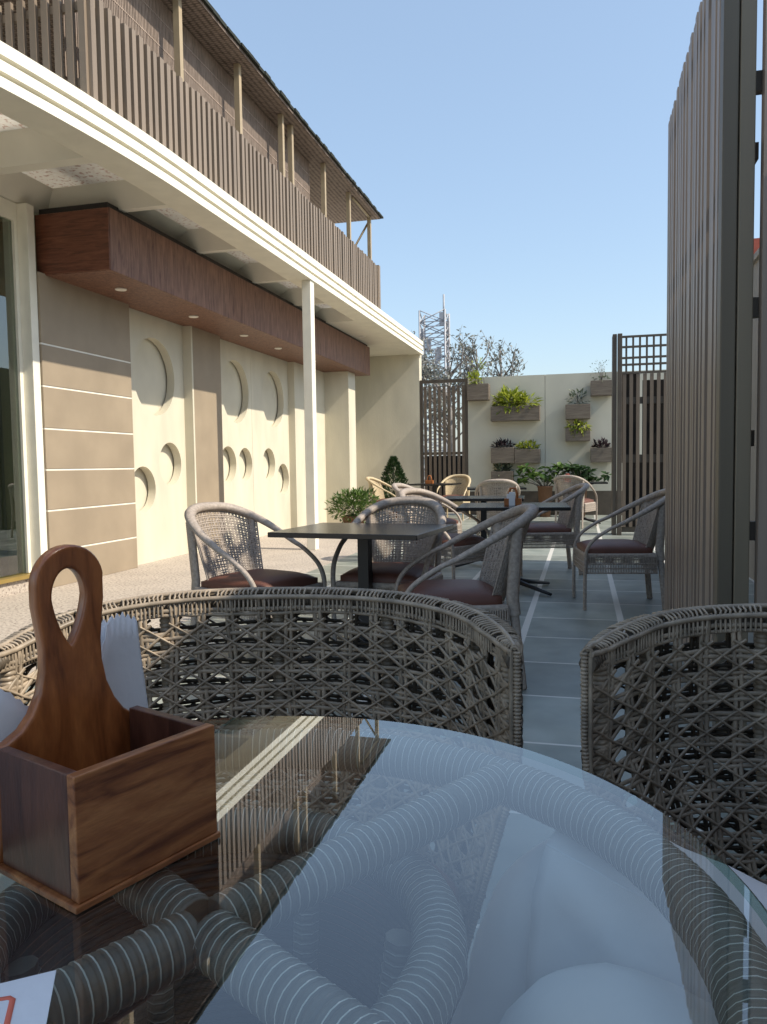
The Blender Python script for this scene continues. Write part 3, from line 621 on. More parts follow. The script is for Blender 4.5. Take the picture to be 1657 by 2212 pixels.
# leafy plants at the foot of the wall
def floor_plant(name, label, cat, x, y, pot_r, pot_h, fn, leafm, potm='pot', group=None):
    t = thing(name, label, cat, (x,y,0), 0, group)
    mb = MB(); mb.lathe([(pot_r*.7,0),(pot_r,pot_h),(pot_r*1.08,pot_h),(pot_r*1.08,pot_h+.03),(pot_r*.92,pot_h+.03),(pot_r*.9,pot_h-.02)], 20); mb.build('pot', M[potm], t)
    f = MB(); s = MB(); fn(f, s, pot_h); f.build('foliage', M[leafm], t); s.build('stems', M['bark'], t)
def fn_broad(f,s,h):
    for k in range(26):
        a=random.uniform(0,6.28); q=random.random()**.6; e=Vector((math.cos(a)*.55*q, math.sin(a)*.25*q, h+random.uniform(.12,.42)))
        s.tube([(0,0,h-.05),e*.5+Vector((0,0,h*.5)),e],[.008,.006,.004],4)
        for _ in range(6): f.leaf(e,(random.uniform(-1,1),random.uniform(-1,1),random.uniform(-.4,.4)),(random.uniform(-.4,.4),random.uniform(-.4,.4),1),.18,.10)
floor_plant('leafy_plant','broad leaved dark green potted plant at the foot of the pale wall','plant',-0.05,16.0,.16,.62,fn_broad,'leaf_d')
floor_plant('leafy_plant','smaller mid green potted plant left of the dark broad leaved one','plant',-0.72,15.9,.15,.6,fn_broad,'leaf_g')
def fn_conifer(f,s,h):
    s.tube([(0,0,h-.05),(0,0,h+.85)],[.02,.006],5)
    for k in range(2600):
        z=random.random()**1.25; rad=.40*(1-z)**.8*(0.6+.4*min(1,z*8))+.012
        a=random.uniform(0,6.28); q=random.uniform(.45,1.0)
        p=(math.cos(a)*rad*q, math.sin(a)*rad*q, h+.0+z*.88)
        f.leaf(p,(math.cos(a)*.7,math.sin(a)*.7,random.uniform(.4,1.2)),(random.uniform(-1,1),random.uniform(-1,1),.5),.075,.022)
floor_plant('conifer_shrub','small dark cone shaped conifer in a pot against the cream end wall','shrub',-3.78,15.5,.17,.36,fn_conifer,'leaf_d')
def fn_round(f,s,h):
    leaf_cloud(f,(0,0,h+.18),(.46,.4,.27),1100,.085,.03,.0,.4); stems(s,(0,0,h-.05),24,.45,(.45,.4))
    leaf_cloud(f,(.1,.0,h+.3),(.3,.3,.2),250,.09,.03,.0,.8)
floor_plant('round_shrub','rounded mid green shrub in a pot beside the white column','shrub',-3.72,12.4,.2,.22,fn_round,'leaf_g')

# ---------------------------------------------------------------- beyond the wall
def twig_tree(label, x, y, h, spread, n, leafn, bare, group):
    t = thing('sparse_tree', label, 'tree', (x,y,0), 0, group)
    tr = MB(); f = MB(); tr.tube([(0,0,0),(.05,0,h*.45),(-.03,0,h*.96)],[.13,.085,.018],7)
    for k in range(n):
        z0 = h*random.uniform(.35,.85); a=random.uniform(0,6.28); L = spread*random.uniform(.45,1)
        p0=Vector((0,0,z0)); p1=p0+Vector((math.cos(a)*L*.55, math.sin(a)*L*.55, L*.55)); p2=p1+Vector((math.cos(a)*L*.2, math.sin(a)*L*.2, L*random.uniform(.6,1.1)))
        if p2.z > h*1.04: p2.z = h*random.uniform(.92,1.04)
        tr.tube([p0,p1,p2],[.035,.022,.008],5)
        for j in range(6):
            b0=p1.lerp(p2,random.random()); b1=b0+Vector((random.uniform(-.35,.35),random.uniform(-.35,.35),random.uniform(.1,.55)))
            tr.tube([b0,b1],[.010,.005],3)
            for _ in range(leafn):
                q=b0.lerp(b1,random.random()); f.leaf(q+Vector((random.uniform(-.08,.08),random.uniform(-.08,.08),random.uniform(-.08,.08))),(random.uniform(-1,1),random.uniform(-1,1),random.uniform(-.8,.8)),(random.uniform(-1,1),random.uniform(-1,1),1),.15,.07)
    tr.build('trunk', M['bark'], t); f.build('crown', M['leaf_b'], t)
G = 'sparse trees beyond the wall'
twig_tree('thin sparse tree rising beyond the gate beside the lattice mast', -4.05, 24, 4.75, 1.1, 16, 3, 0, G)
twig_tree('sparse haze-paled tree with dense twigs beyond the wall, middle of the row', -3.2, 24.5, 4.9, 1.0, 18, 4, 0, G)
twig_tree('small spindly tree beyond the wall, the last of the row on the right', -2.5, 25, 4.95, .9, 15, 4, 0, G)
twig_tree('low leafy tree behind the gate slats', -3.5, 21, 3.5, 1.1, 18, 6, 0, G)
twig_tree('low haze-paled tree close behind the gate near the end wall', -4.6, 21.5, 4.2, 1.0, 18, 5, 0, G)
ms = thing('lattice_mast', 'hazy grey lattice mast with a rod on top rising beyond the gate', 'mast', (-7.45, 40, 0))
mb = MB(); s_=.66; H_=9.0
for a,b in ((-1,-1),(1,-1),(1,1),(-1,1)): mb.tube([(a*s_,b*s_,0),(a*s_,b*s_,H_)],.05,4)
k=0; z=0
while z < H_-.5:
    for a,b in (((-1,-1),(1,-1)),((1,-1),(1,1)),((1,1),(-1,1)),((-1,1),(-1,-1))):
        mb.tube([(a[0]*s_,a[1]*s_,z),(b[0]*s_,b[1]*s_,z+.6)],.03,3); mb.tube([(b[0]*s_,b[1]*s_,z),(a[0]*s_,a[1]*s_,z+.6)],.03,3); mb.tube([(a[0]*s_,a[1]*s_,z),(b[0]*s_,b[1]*s_,z)],.03,3)
    z += .6
mb.build('frame', M['mast'], ms)
mb = MB(); mb.tube([(.6,-.6,8.4),(.6,-.6,9.75)],.05,5); mb.build('rod', M['mast'], ms)
for k in range(7):
    mb = MB(); a=random.uniform(0,6.28); z=random.uniform(6.4,8.8); mb.box(math.cos(a)*.7-.12,math.cos(a)*.7+.12,math.sin(a)*.7-.1,math.sin(a)*.7+.1,z-.35,z+.35); mb.build('antenna', M['mast'], ms)
hs = thing('pink_house', 'pink walled house with red roof glimpsed through the slats at the right edge', 'house', (8.2, 30, 0))
mb = MB(); mb.box(5.2,11.5,28,34,0,7.6); mb.build('wall', M['house'], hs, True)
mb = MB(); mb.box(5.0,11.7,27.8,34.2,7.6,8.3); mb.build('roof', M['houser'], hs, True)
for z in (1.4,4.6):
    mb = MB(); mb.box(5.6,6.6,27.96,27.99,z,z+1.6); mb.build('window', M['winglass'], hs, True)

# ================================================================= CAFE TABLES
def make_table(sx, sy, loc, rz, label):
    t = thing('cafe_table', label, 'table', loc, rz, 'black cafe tables')
    mb = MB(); mb.box(-sx/2,sx/2,-sy/2,sy/2,.712,.74); bevel(mb.build('tabletop', M['black'], t), .003)
    mb = MB(); mb.box(-.032,.032,-.032,.032,.05,.70); mb.box(-.2,.2,-.03,.03,.695,.711); mb.build('pedestal', M['blackm'], t)
    for k in range(4):
        mb = MB(); a = math.pi/4+k*math.pi/2; c,s = math.cos(a), math.sin(a)
        mb.tube([(c*.03,s*.03,.085),(c*.2,s*.2,.055),(c*.43,s*.43,.018)],[.03,.024,.016],6,flat=(.8,1.1)); mb.build('foot', M['blackm'], t)
    return t
T1 = make_table(.86,.72,(-1.205,4.22,0),R(-6),'nearest black cafe table, edge on, between three wicker chairs')
T2 = make_table(.92,.78,(-.57,6.68,0),R(4),'black cafe table carrying an orange caddy with white sachets, beside the tall screen')
def tcopy(loc, rz, label): return dup(T1, loc, rz, label)
tcopy((-1.02,8.25,0),R(3),'black cafe table just behind the one with the orange caddy')
tcopy((-1.25,11.6,0),R(8),'black cafe table in the middle distance half hidden by a dark chair back')
tcopy((-2.66,14.15,0),R(-4),'farthest black cafe table, near the conifer and sunlit-toned chairs')
tcopy((.0,14.3,0),R(2),'far black cafe table with a red caddy beside the lattice screen')

# small caddies
def small_caddy(label, loc, m, rz=0, sachets=True):
    t = thing('condiment_caddy', label, 'caddy', loc, rz, 'caddies on the cafe tables')
    mb = MB(); mb.box(-.07,.07,-.05,-.04,0,.06); mb.box(-.07,.07,.04,.05,0,.06); mb.box(-.07,-.06,-.04,.04,0,.06); mb.box(.06,.07,-.04,.04,0,.06); mb.box(-.06,.06,-.04,.04,0,.012); bevel(mb.build('tray', m, t), .002)
    mb = MB(); mb.tube([(-.035,.0,.01),(-.035,0,.10),(-.02,0,.145),(.02,0,.145),(.035,0,.10),(.035,0,.01)],.011,6); mb.build('handle', m, t)
    if sachets:
        mb = MB(); mb.box(-.028,.022,-.075,-.052,0,.115); mb.box(-.05,-.0,-.035,-.028,.012,.10); bevel(mb.build('sachets', M['paper'], t), .002)
small_caddy('orange wooden caddy with white sachets on the table beside the tall screen', (-.565,6.58,.741), M['orange'])
small_caddy('plain orange caddy on the farthest table by the conifer', (-2.75,14.1,.741), M['orange'], 0, False)
small_caddy('red caddy on the far table beside the lattice screen', (-.25,14.2,.741), M['red'], 0, False)

# ================================================================= CAFE CHAIRS (local front = +Y)
def hoop_point(a):   # a from 0 (right front) to pi (left front) round the back
    x = .295*math.cos(a); x = math.copysign(abs(math.cos(a))**.75*.295, math.cos(a)); y = -.42*abs(math.sin(a))**.82
    return x, y
def hoop_path():
    pts = [(.268,.262,.0),(.27,.262,.2),(.272,.258,.38),(.278,.245,.46),(.288,.19,.535)]
    zf = lambda y: .645 + (-y)*.52
    pts.append((.295,.08,zf(.08)+.005))
    for k in range(0, 25):
        a = math.pi*k/24; x,y = hoop_point(a); pts.append((x,y,zf(y)))
    pts.append((-.295,.08,zf(.08)+.005))
    pts += [(-.288,.19,.535),(-.278,.245,.46),(-.272,.258,.38),(-.27,.262,.2),(-.268,.262,0)]
    return pts
def make_chair(label, wm, dense=False):
    t = thing('wicker_chair', label, 'chair', (0,0,0), 0, 'wicker chairs at the cafe tables')
    hp = hoop_path(); sp = resample(spline(hp, 6), .006)
    mb = MB(); rr = []
    for i,p in enumerate(sp):
        base = .0165 + .018*max(0, min(1, (p.z-.62)/.22)); rr.append(base*(1.0 if i%2 else .93))
    mb.tube(sp, rr, 8, flat=(1,.8)); mb.build('arm_rail', wm, t)
    for sx in (-1,1):
        mb = MB(); P = resample([(sx*.240,-.305,.79),(sx*.225,-.285,.45),(sx*.235,-.33,0)], .006)
        mb.tube(P, [(.026 if p.z>.36 else .019)*(1 if i%2 else .94) for i,p in enumerate(P)], 8, flat=(.75,1.25)); mb.build('leg', wm, t)
    # back weave, from seat rail up to the hoop, round the rear half
    mb = MB(); zf = lambda y: .645 + (-y)*.52
    def S(u, v):
        a = math.pi*(.20+.60*u); x,y = hoop_point(a); zt = zf(y)-.012
        return Vector((x*(.84+.16*v), y*(.64+.36*v), .40+(zt-.40)*v))
    nu, nv = 26, 13
    for i in range(nu+1):
        u=i/nu
        for du in (-.007,.007):
            pts=[S(min(1,max(0,u+du)), v/6) for v in range(7)]
            mb.tube(pts, .0042, 4, caps=False)
    for j in range(nv+1):
        v=.03+.94*j/nv
        for dv in (-.014,.014): mb.tube([S(u/26, min(1,max(0,v+dv))) for u in range(27)], .0042, 4, caps=False)
    for i in range(-nv, nu+1, 2):
        pts=[S((i+q)/nu, q/nv) for q in range(nv+1) if 0<=(i+q)<=nu]
        if len(pts)>2: mb.tube(pts,.0035,4,caps=False)
    mb.build('woven_back', wm, t)
    # seat frame and apron
    mb = MB(); mb.box(-.262,.262,-.262,.262,.385,.42); bevel(mb.build('seat_frame', wm, t), .012, 3)
    mb = MB()
    for k in range(44):
        x=-.255+.51*k/43
        for y in (-.262,.258): mb.tube([(x,y,.40),(x,y,.27)],.0042,4,caps=False)
        for x2 in (-.262,.262): mb.tube([(x2,-.255+.51*k/43,.40),(x2,-.255+.51*k/43,.27)],.0042,4,caps=False)
    for z in (.275,.31,.345): mb.tube([(-.262,-.262,z),(.262,-.262,z),(.262,.262,z),(-.262,.262,z)],.006,4,closed=True)
    mb.build('apron', wm, t)
    # cushion
    mb = MB(); n=14
    def cz(i,j):
        a=abs(2*i/n-1); b=abs(2*j/n-1); return (1-a**5)*(1-b**5)
    k=len(mb.v)
    for i in range(n+1):
        for j in range(n+1):
            x=-.245+.49*i/n; y=-.245+.50*j/n; r=1-.05*(abs(2*i/n-1)**4*abs(2*j/n-1)**4)
            mb.v.append((x*r,y*r,.452+.040*cz(i,j)))
    for i in range(n):
        for j in range(n): mb.face((k+i*(n+1)+j,k+(i+1)*(n+1)+j,k+(i+1)*(n+1)+j+1,k+i*(n+1)+j+1),True)
    rim=[k+i*(n+1) for i in range(n+1)]+[k+n*(n+1)+j for j in range(1,n+1)]+[k+(n-i)*(n+1)+n for i in range(1,n+1)]+[k+(n-j) for j in range(1,n)]
    lo=[]
    for q in rim: x,y,z=mb.v[q]; lo.append(len(mb.v)); mb.v.append((x,y,.42))
    m_=len(rim)
    for q in range(m_): mb.face((rim[q],lo[q],lo[(q+1)%m_],rim[(q+1)%m_]),True)
    mb.build('cushion', M['cush'], t)
    return t
CH = make_chair('wicker armchair left of the nearest black table, facing right, back toward the wall', M['wicker'])
CH.location = (-1.80,4.08,0); CH.rotation_euler = (0,0,R(-112))
def chair(x,y,rz,label): return dup(CH,(x,y,0),R(rz),label)
chair(-1.13,4.52,176,'wicker armchair behind the nearest black table, facing the viewer')
chair(-.66,3.86,106,'wicker armchair right of the nearest black table, its long arm sloping left')
chair(-1.12,6.55,-118,'wicker armchair at the left end of the table with the orange caddy')
chair(.24,6.16,99,'wicker armchair standing clear on the slate tiles beside the tall screen, facing left')
chair(-.38,7.85,104,'wicker armchair right of the second row table, behind the orange caddy')
chair(-1.65,8.55,-100,'wicker armchair at the left of the table behind the orange caddy table')
chair(-1.15,10.85,8,'dark backed wicker armchair turned away at the middle distance table')
chair(-.1,13.45,-20,'wicker armchair with its rounded back turned to the viewer at the far right table')
CH2 = make_chair('sunlit-toned wicker armchair behind the farthest table near the gate', M['wicker_sunlit_tone'])
CH2.location = (-2.45,15.0,0); CH2.rotation_euler = (0,0,R(172)); CH2['group'] = 'sunlit-toned wicker chairs'
dup(CH2,(-3.35,13.5,0),R(-95),'sunlit-toned wicker armchair left of the farthest table, in front of the conifer','sunlit-toned wicker chairs')

# ================================================================= GLASS TABLE
TC = Vector((-.302,.555,0)); TZ=.75; TR=.450
gtab = thing('glass_table', 'round glass topped wicker table in the foreground with wound rim and cross bars', 'table', TC)
mb = MB(); mb.lathe([(TR-.004,TZ-.010),(TR,TZ-.008),(TR,TZ-.002),(TR-.003,TZ)], 128)
mb.mi = [1 if i < 128*3 else 0 for i in range(len(mb.f))]; mb.build('glass_top', [M['glass'],M['glass_edge']], gtab)
RR=.421; rz_=TZ-.010-.027
mb = MB(); wrapped(mb, [(RR*math.cos(q*2*math.pi/360),RR*math.sin(q*2*math.pi/360),rz_) for q in range(361)], .0265, .0095, 18)
mb.build('rim', [M['wrap'],M['wrap_highlight']], gtab)
for k,(a,l) in enumerate(((59.8,1),(149.8,1),(239.8,1),(329.8,1))):
    mb = MB(); c,s=math.cos(R(a)),math.sin(R(a)); wrapped(mb, [(c*.012,s*.012,rz_+.004),(c*(RR-.012),s*(RR-.012),rz_+.004)], .0225,.0105,18)
    mb.build('cross_bar', [M['wrap'],M['wrap_highlight']], gtab)
# base drum: ring, woven wall, wound ribs
DC = Vector((-.043,.10,0)); DR=.218
mb = MB(); wrapped(mb, [(DC.x+DR*math.cos(q*2*math.pi/180),DC.y+DR*math.sin(q*2*math.pi/180),.645) for q in range(181)], .026,.0105,16); mb.build('base_ring', [M['wrap'],M['wrap_highlight']], gtab)
mb = MB()
def drum_r(z): t=(z-.02)/.62; return .205+.075*(1-t)**2-.03*math.sin(t*math.pi)
nz=60
for j in range(nz):
    z=.03+.60*j/nz; pts=[]
    for q in range(72):
        a=q*2*math.pi/72; rr=drum_r(z)+.0035*math.sin(q*math.pi+j*math.pi); pts.append((DC.x+rr*math.cos(a),DC.y+rr*math.sin(a),z))
    mb.tube(pts,.0052,4,closed=True)
mb.build('woven_base', M['drum'], gtab)
for k in range(6):
    mb = MB(); a=k*math.pi/3+.35; wrapped(mb,[(DC.x+(drum_r(z)-.022)*math.cos(a),DC.y+(drum_r(z)-.022)*math.sin(a),z) for z in [.03+.6*i/10 for i in range(11)]],.015,.011,8); mb.build('rib',[M['wrap'],M['wrap_highlight']],gtab)
mb = MB(); mb.lathe([(.262,.0),(.272,.012),(.262,.03)],36,DC.x,DC.y); mb.build('foot_ring', M['drum'], gtab)
for k in range(4):
    a = R(59.8+90*k); e0=Vector((DC.x+DR*math.cos(a),DC.y+DR*math.sin(a),.655)); e1=Vector((.30*math.cos(a),.30*math.sin(a),rz_-.012))
    mb = MB(); wrapped(mb,[e0,e1],.014,.011,8); mb.build('strut',[M['wrap'],M['wrap_highlight']],gtab)

# ================================================================= TUB CHAIRS (foreground)
def make_tub(label, loc):
    t = thing('woven_tub_chair', label, 'chair', loc, 0, 'woven tub chairs round the glass table')
    A,B,N_ = .428,.255,2.3; Zr0,dZ = .808,.050; ZL=.12; TH=.048
    ph0,ph1 = R(-14),R(194)
    raw=[]
    for k in range(401):
        f=ph0+(ph1-ph0)*k/400; c,s=math.cos(f),math.sin(f)
        if s>=0: x=A*math.copysign(abs(c)**(2/N_),c); y=B*abs(s)**(2/N_)
        else: x=math.copysign(A*(1-.10*abs(s)),c); y=-.05*abs(s)/math.sin(R(14))
        raw.append(Vector((x,y,0)))
    L=[0]
    for a,b in zip(raw,raw[1:]): L.append(L[-1]+(b-a).length)
    tot=L[-1]
    def plan(u):
        d=min(1,max(0,u))*tot
        lo,hi=0,len(L)-1
        while hi-lo>1:
            m=(lo+hi)//2
            if L[m]<=d: lo=m
            else: hi=m
        q=(d-L[lo])/max(1e-9,L[hi]-L[lo]); p=raw[lo].lerp(raw[hi],q)
        tg=(raw[min(hi+1,400)]-raw[max(lo-1,0)]).normalized(); return p, Vector((tg.y,-tg.x,0))
    def rim(u): p,_=plan(u); return Zr0+dZ*max(0,p.y/B)
    def S(u,z,off=0.0):
        p,n=plan(u); off=off if off>0 else off*min(1,max(.06,(min(u,1-u)*tot/.13)))**.6
        s=1-.66*max(0,.62-z)
        return Vector((p.x*s,p.y*s,z))+n*off
    def SV(u,v,off=0.0): return S(u, ZL+v*(rim(u)-.006-ZL), off)
    pu,pv=.058,.037
    def layer(off,jit):
        mb=MB(); H_=.73
        nu=int(tot/pu); nv=int(H_/pv)
        cnt=[0]
        def strand(pts,r): 
            mb.tube(pts,r*random.uniform(.88,1.12),6,caps=False,flat=(1.2,.7))
        for j in range(nv+1):
            for dv in (-.0046,.0046):
                v=min(1,max(0,(j*pv+dv+.004)/H_)); m=int(tot/.0125); ph=random.random()*.3
                strand([SV(i/m,v,off+.0016*math.sin(i*.0125/pu*2*math.pi+ (math.pi if j%2 else 0)+(1 if dv>0 else 0)))+Vector((0,0,random.uniform(-.0007,.0007)+.0030*math.sin(i*.19+j*1.7)+.0016*math.sin(i*.071+j*3.1))) for i in range(m+1)],.0033)
        for i in range(nu+1):
            for du in (-.0052,.0052):
                u=(i*pu+du+.003)/tot; m=int(H_/.012)
                strand([SV(u+.0028*math.sin(k*.23+i*2.1),k/m,off+.0016*math.sin(k*.012/pv*2*math.pi+(0 if i%2 else math.pi)+1.57)) for k in range(m+1)],.0033)
        for sg in (1,-1):
            for d in range(-nv-1,nu+2):
                pts=[]; kk=0
                k=0.0
                while k<=nv:
                    uu=(d+.5+(k if sg>0 else nv-k))*pu/tot; vv=k*pv/H_
                    if 0<=uu<=1: pts.append(SV(uu,vv,off+.0034*(1 if off>-.02 else -1)+.0014*math.sin(k*4*math.pi/2)))
                    k+=.34
                if len(pts)>2: strand(pts,.0033)
        return mb
    layer(0,1).build('outer_weave', M['cane_dark'], t)  # far layer coloured dark to paint in its unlit look
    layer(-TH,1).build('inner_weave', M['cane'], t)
    # top binding loops and edge cords
    mb=MB(); n=int(tot/.0085)
    for i in range(n+1):
        u=i/n; z=rim(u); a=S(u,z-.03,.003); pts=[a]
        for q in range(7):
            f=math.pi*q/6; pts.append(S(u+random.uniform(-.0012,.0012),z+.002+.005*math.sin(f),.003-(TH+.006)*(.5-.5*math.cos(f))))
        pts.append(S(u,z-.03,-TH-.003))
        if i%11 == 9: continue
        mb.tube(pts,.0021,5,caps=False)
    for off,dz in ((.003,-.004),(-TH-.003,-.004),(-TH*.5,.006)):
        mb.tube([S(u/120,rim(u/120)+dz,off) for u in range(121)],.0048,6)
    mb.build('top_binding', M['cane'], t)
    for u in (0,1):
        mb=MB(); P=[S(u,ZL+(rim(u)-ZL)*k/10,0) for k in range(11)]; wrapped(mb,P,.006,.006,6,False,groove=.0015); mb.build('edge_cord', M['cane'], t)
    # wound poles between the two skins
    for u in (.04,.15,.32,.5,.68,.85,.96):
        mb=MB(); P=[S(u,ZL+(rim(u)-.02-ZL)*k/8,-TH*.5) for k in range(9)]; wrapped(mb,P,.016 if u in(.04,.96) else .013,.0085,8,False,groove=.002); mb.build('pole', M['cane'], t)
    mb=MB(); P=[S(k/60,rim(k/60)-.018,-TH*.5) for k in range(61)]; wrapped(mb,P,.014,.0095,8,False,groove=.002); mb.build('top_rail', M['cane_dark'], t)
    # seat
    mb=MB(); pl=[S(k/40,.36,-TH-.012) for k in range(41)]; poly=[(p.x,p.y) for p in pl]; poly=poly+[(poly[-1][0]*.97,-.22),(-.2,-.31),(.2,-.31),(poly[0][0]*.97,-.22)]
    mb.prism(poly,.30,.365); mb.build('seat_base', M['cane_dark'], t)
    mb=MB(); q=[(x*.97,y*.97) for x,y in poly]; mb.prism(q,.366,.435,smooth=True); bevel(mb.build('cushion', M['cush'], t),.022,4)
    for (x,y) in ((.24,-.20),(-.24,-.20),(.19,.16),(-.19,.16)):
        mb=MB(); mb.tube([(x,y,.30),(x*1.02,y*1.02,0)],[.022,.017],8); mb.build('leg', M['cane_dark'], t)
    return t
TUB = make_tub('woven brown tub chair across the glass table, its cane back partly sunlit',(-.515,1.145,0)); TUB.rotation_euler = (0,0,R(13))
dup(TUB,(.412,1.100,0),R(-21),'woven brown tub chair right of the floor gap, wholly in shade')
dup(TUB,(.415,.585,0),R(-116),'woven brown tub chair under the seated person')
# ================================================================= WOODEN CADDY
A_=Vector((-.384,.507,.7505)); u_=Vector((.351,.936,0)); ang=math.atan2(u_.y,u_.x)
cad = thing('wooden_caddy','teak box caddy with tall looped handle plate on the glass table','caddy',A_,ang)
Lc,Wc,Hc=.146,.128,.109
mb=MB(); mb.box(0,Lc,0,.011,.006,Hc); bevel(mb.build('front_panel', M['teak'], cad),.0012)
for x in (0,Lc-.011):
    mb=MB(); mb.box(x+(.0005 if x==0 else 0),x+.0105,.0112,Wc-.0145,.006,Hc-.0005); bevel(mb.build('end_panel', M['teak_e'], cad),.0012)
mb=MB(); mb.box(-.004,Lc+.002,-.002,Wc+.002,0,.0058); bevel(mb.build('bottom_board', M['teak'], cad),.001)
# handle plate with teardrop hole
def handle():
    prof=[(.0,.006),(.146,.006),(.146,.100),(.141,.1025),(.131,.110),(.121,.124),(.113,.142),(.1085,.165),(.108,.185),(.110,.205),(.1125,.225),(.1125,.243)]
    top=[(.0775+.036*math.cos(R(a)),.243+.036*math.sin(R(a))) for a in range(10,180,10)]
    left=[(.0415,.243),(.0415,.225),(.0445,.205),(.0475,.185),(.047,.165),(.0425,.145),(.034,.128),(.024,.117),(.010,.1095),(.0,.1085)]
    out=prof+top+left
    hole=[]
    for k in range(40):
        a=2*math.pi*k/40; hole.append((.0755+.0172*math.cos(a), .2300+.0270*math.sin(a)) if math.sin(a)>=0 else (.0755+.0172*math.cos(a)*(1-abs(math.sin(a)))**.35, .2300+.0450*math.sin(a)))
    cu=bpy.data.curves.new('h','CURVE'); cu.dimensions='2D'; cu.fill_mode='BOTH'; cu.extrude=.0035; cu.bevel_depth=.0035; cu.bevel_resolution=3
    for pts,shr in ((out,0),(hole,0)):
        s=cu.splines.new('POLY'); s.points.add(len(pts)-1); s.use_cyclic_u=True
        for q,(a,b) in zip(s.points,pts): q.co=(a,b,0,1)
    cu.offset=-.0035
    tmp=bpy.data.objects.new('h',cu); COL.objects.link(tmp); dg=bpy.context.evaluated_depsgraph_get()
    me=bpy.data.meshes.new_from_object(tmp.evaluated_get(dg)); bpy.data.objects.remove(tmp); bpy.data.curves.remove(cu)
    me.transform(Matrix(((1,0,0,0),(0,0,-1,Wc-.007),(0,1,0,0),(0,0,0,1))))
    for p in me.polygons: p.use_smooth = abs(p.normal.y)<.98
    me.materials.clear(); me.materials.append(M['teak_h']); ob=bpy.data.objects.new('handle_plate',me); COL.objects.link(ob); ob.parent=cad
handle()

# white napkin behind the caddy
def napkin():
    o=thing('paper_napkin','white serrated paper napkin standing behind the wooden caddy','napkin',A_+Vector((-.936,.351,0))*.140,ang)
    prof=[(-.16,.13),(-.02,.165),(.022,.149),(.051,.120),(.10,.118),(.125,.146),(.145,.192),(.165,.194),(.187,.184)]
    def tp(x):
        for (a,b),(c,d) in zip(prof,prof[1:]):
            if x<=c: return b+(d-b)*max(0,(x-a)/(c-a))
        return prof[-1][1]
    for lay in range(3):
        mb=MB(); n=84; k0=0; sh=lay*.004
        for i in range(n+1):
            s=i/n; x=-.16+.347*s-sh
            top=tp(x+sh)-sh+.0028*(1 if i%2 else -1)*(1 if s>.8 else .5)
            for j in range(9):
                q=j/8; mb.v.append((x+.002*math.sin(q*5+s*6), .004+sh*1.6+.010*math.sin(s*8+lay)*q+.020*q*q*max(0,.7-s)+.012*q*max(0,s-.84)*4, .0008+top*q))
        for i in range(n):
            for j in range(8): mb.face((k0+i*9+j,k0+(i+1)*9+j,k0+(i+1)*9+j+1,k0+i*9+j+1),True)
        ob=mb.build('sheet', M['paper'], o); so=ob.modifiers.new('s','SOLIDIFY'); so.thickness=.0008
napkin()
# printed sheet at the lower left
P1=Vector((-.355,.4415,0)); P0=Vector((-.383,.4205,0)); P2=Vector((-.3285,.398,0))
e1=(P0-P1).normalized(); e2=(P2-P1).normalized()
sheet=thing('paper_sheet','white paper sheet with salmon red print at the near edge of the glass table','paper',(P1.x,P1.y,TZ+.0006))
mb=MB(); q=[Vector((0,0,0)),e2*.28,e2*.28+e1*.2,e1*.2]; k=mb.add([(p.x,p.y,0) for p in q]+[(p.x,p.y,.0007) for p in q])
for f_ in ((3,2,1,0),(4,5,6,7),(0,1,5,4),(1,2,6,5),(2,3,7,6),(3,0,4,7)): mb.face([k+i for i in f_])
mb.build('sheet', M['paper'], sheet)
mb=MB(); c=[]
for (a,b) in ((.075,.0178),(.033,.0176),(.0268,.0185),(.0242,.0215),(.0238,.048),(.0238,.062)): c.append(e1*a+e2*b+Vector((0,0,.0009)))
mb.tube(c,.0022,6,flat=(.12,1),upv=(0,0,1)); mb.build('printed_letter', M['salmon'], sheet)

# ================================================================= PERSON seated sideways in the right tub chair
per = thing('person','person in pale lilac grey trousers and tunic, knees under the glass table','person',(.36,.63,0))
def skin_obj(name, verts, edges, m, parent, root=0, sub=2):
    me=bpy.data.meshes.new(name); me.from_pydata([Vector(v[:3])-Vector(parent.location) for v in verts],edges,[]); me.update()
    ob=bpy.data.objects.new(name,me); COL.objects.link(ob); ob.parent=parent
    sk=ob.modifiers.new('skin','SKIN'); sk.use_smooth_shade=True
    if not me.skin_vertices: 
        bm=bmesh.new(); bm.from_mesh(me); bm.verts.layers.skin.verify(); bm.to_mesh(me); bm.free()
    for sv,v in zip(me.skin_vertices[0].data,verts):
        r=v[3]; sv.radius=(r[0],r[1]) if isinstance(r,tuple) else (r,r)
    me.skin_vertices[0].data[root].use_root=True
    sb=ob.modifiers.new('sub','SUBSURF'); sb.levels=sub; sb.render_levels=sub
    me.materials.append(m); return ob
# one continuous body: pelvis, legs, torso, neck, head, arms with hands
V=[]; Ed=[]
def vert(x,y,z,r): V.append((x,y,z,r)); return len(V)-1
def chain(s,pts):
    for p in pts: k=vert(*p); Ed.append((s,k)); s=k
    return s
pel=vert(.36,.63,.54,.13)
chain(pel,[(.325,.70,.545,.086),(.16,.785,.568,.080),(.005,.885,.600,.072),(-.035,.905,.582,.066),(-.055,.905,.50,.060),(-.095,.875,.30,.056),(-.135,.865,.10,.040),(-.18,.87,.045,.036),(-.26,.90,.032,.024)])
chain(pel,[(.29,.575,.545,.086),(.15,.625,.555,.080),(.03,.680,.566,.072),(-.018,.700,.550,.066),(-.03,.700,.48,.060),(-.055,.705,.29,.056),(-.065,.71,.10,.040),(-.105,.725,.045,.036),(-.185,.76,.032,.024)])
ch=chain(pel,[(.40,.615,.72,.105),(.415,.61,.90,.11),(.41,.61,1.02,.085)])
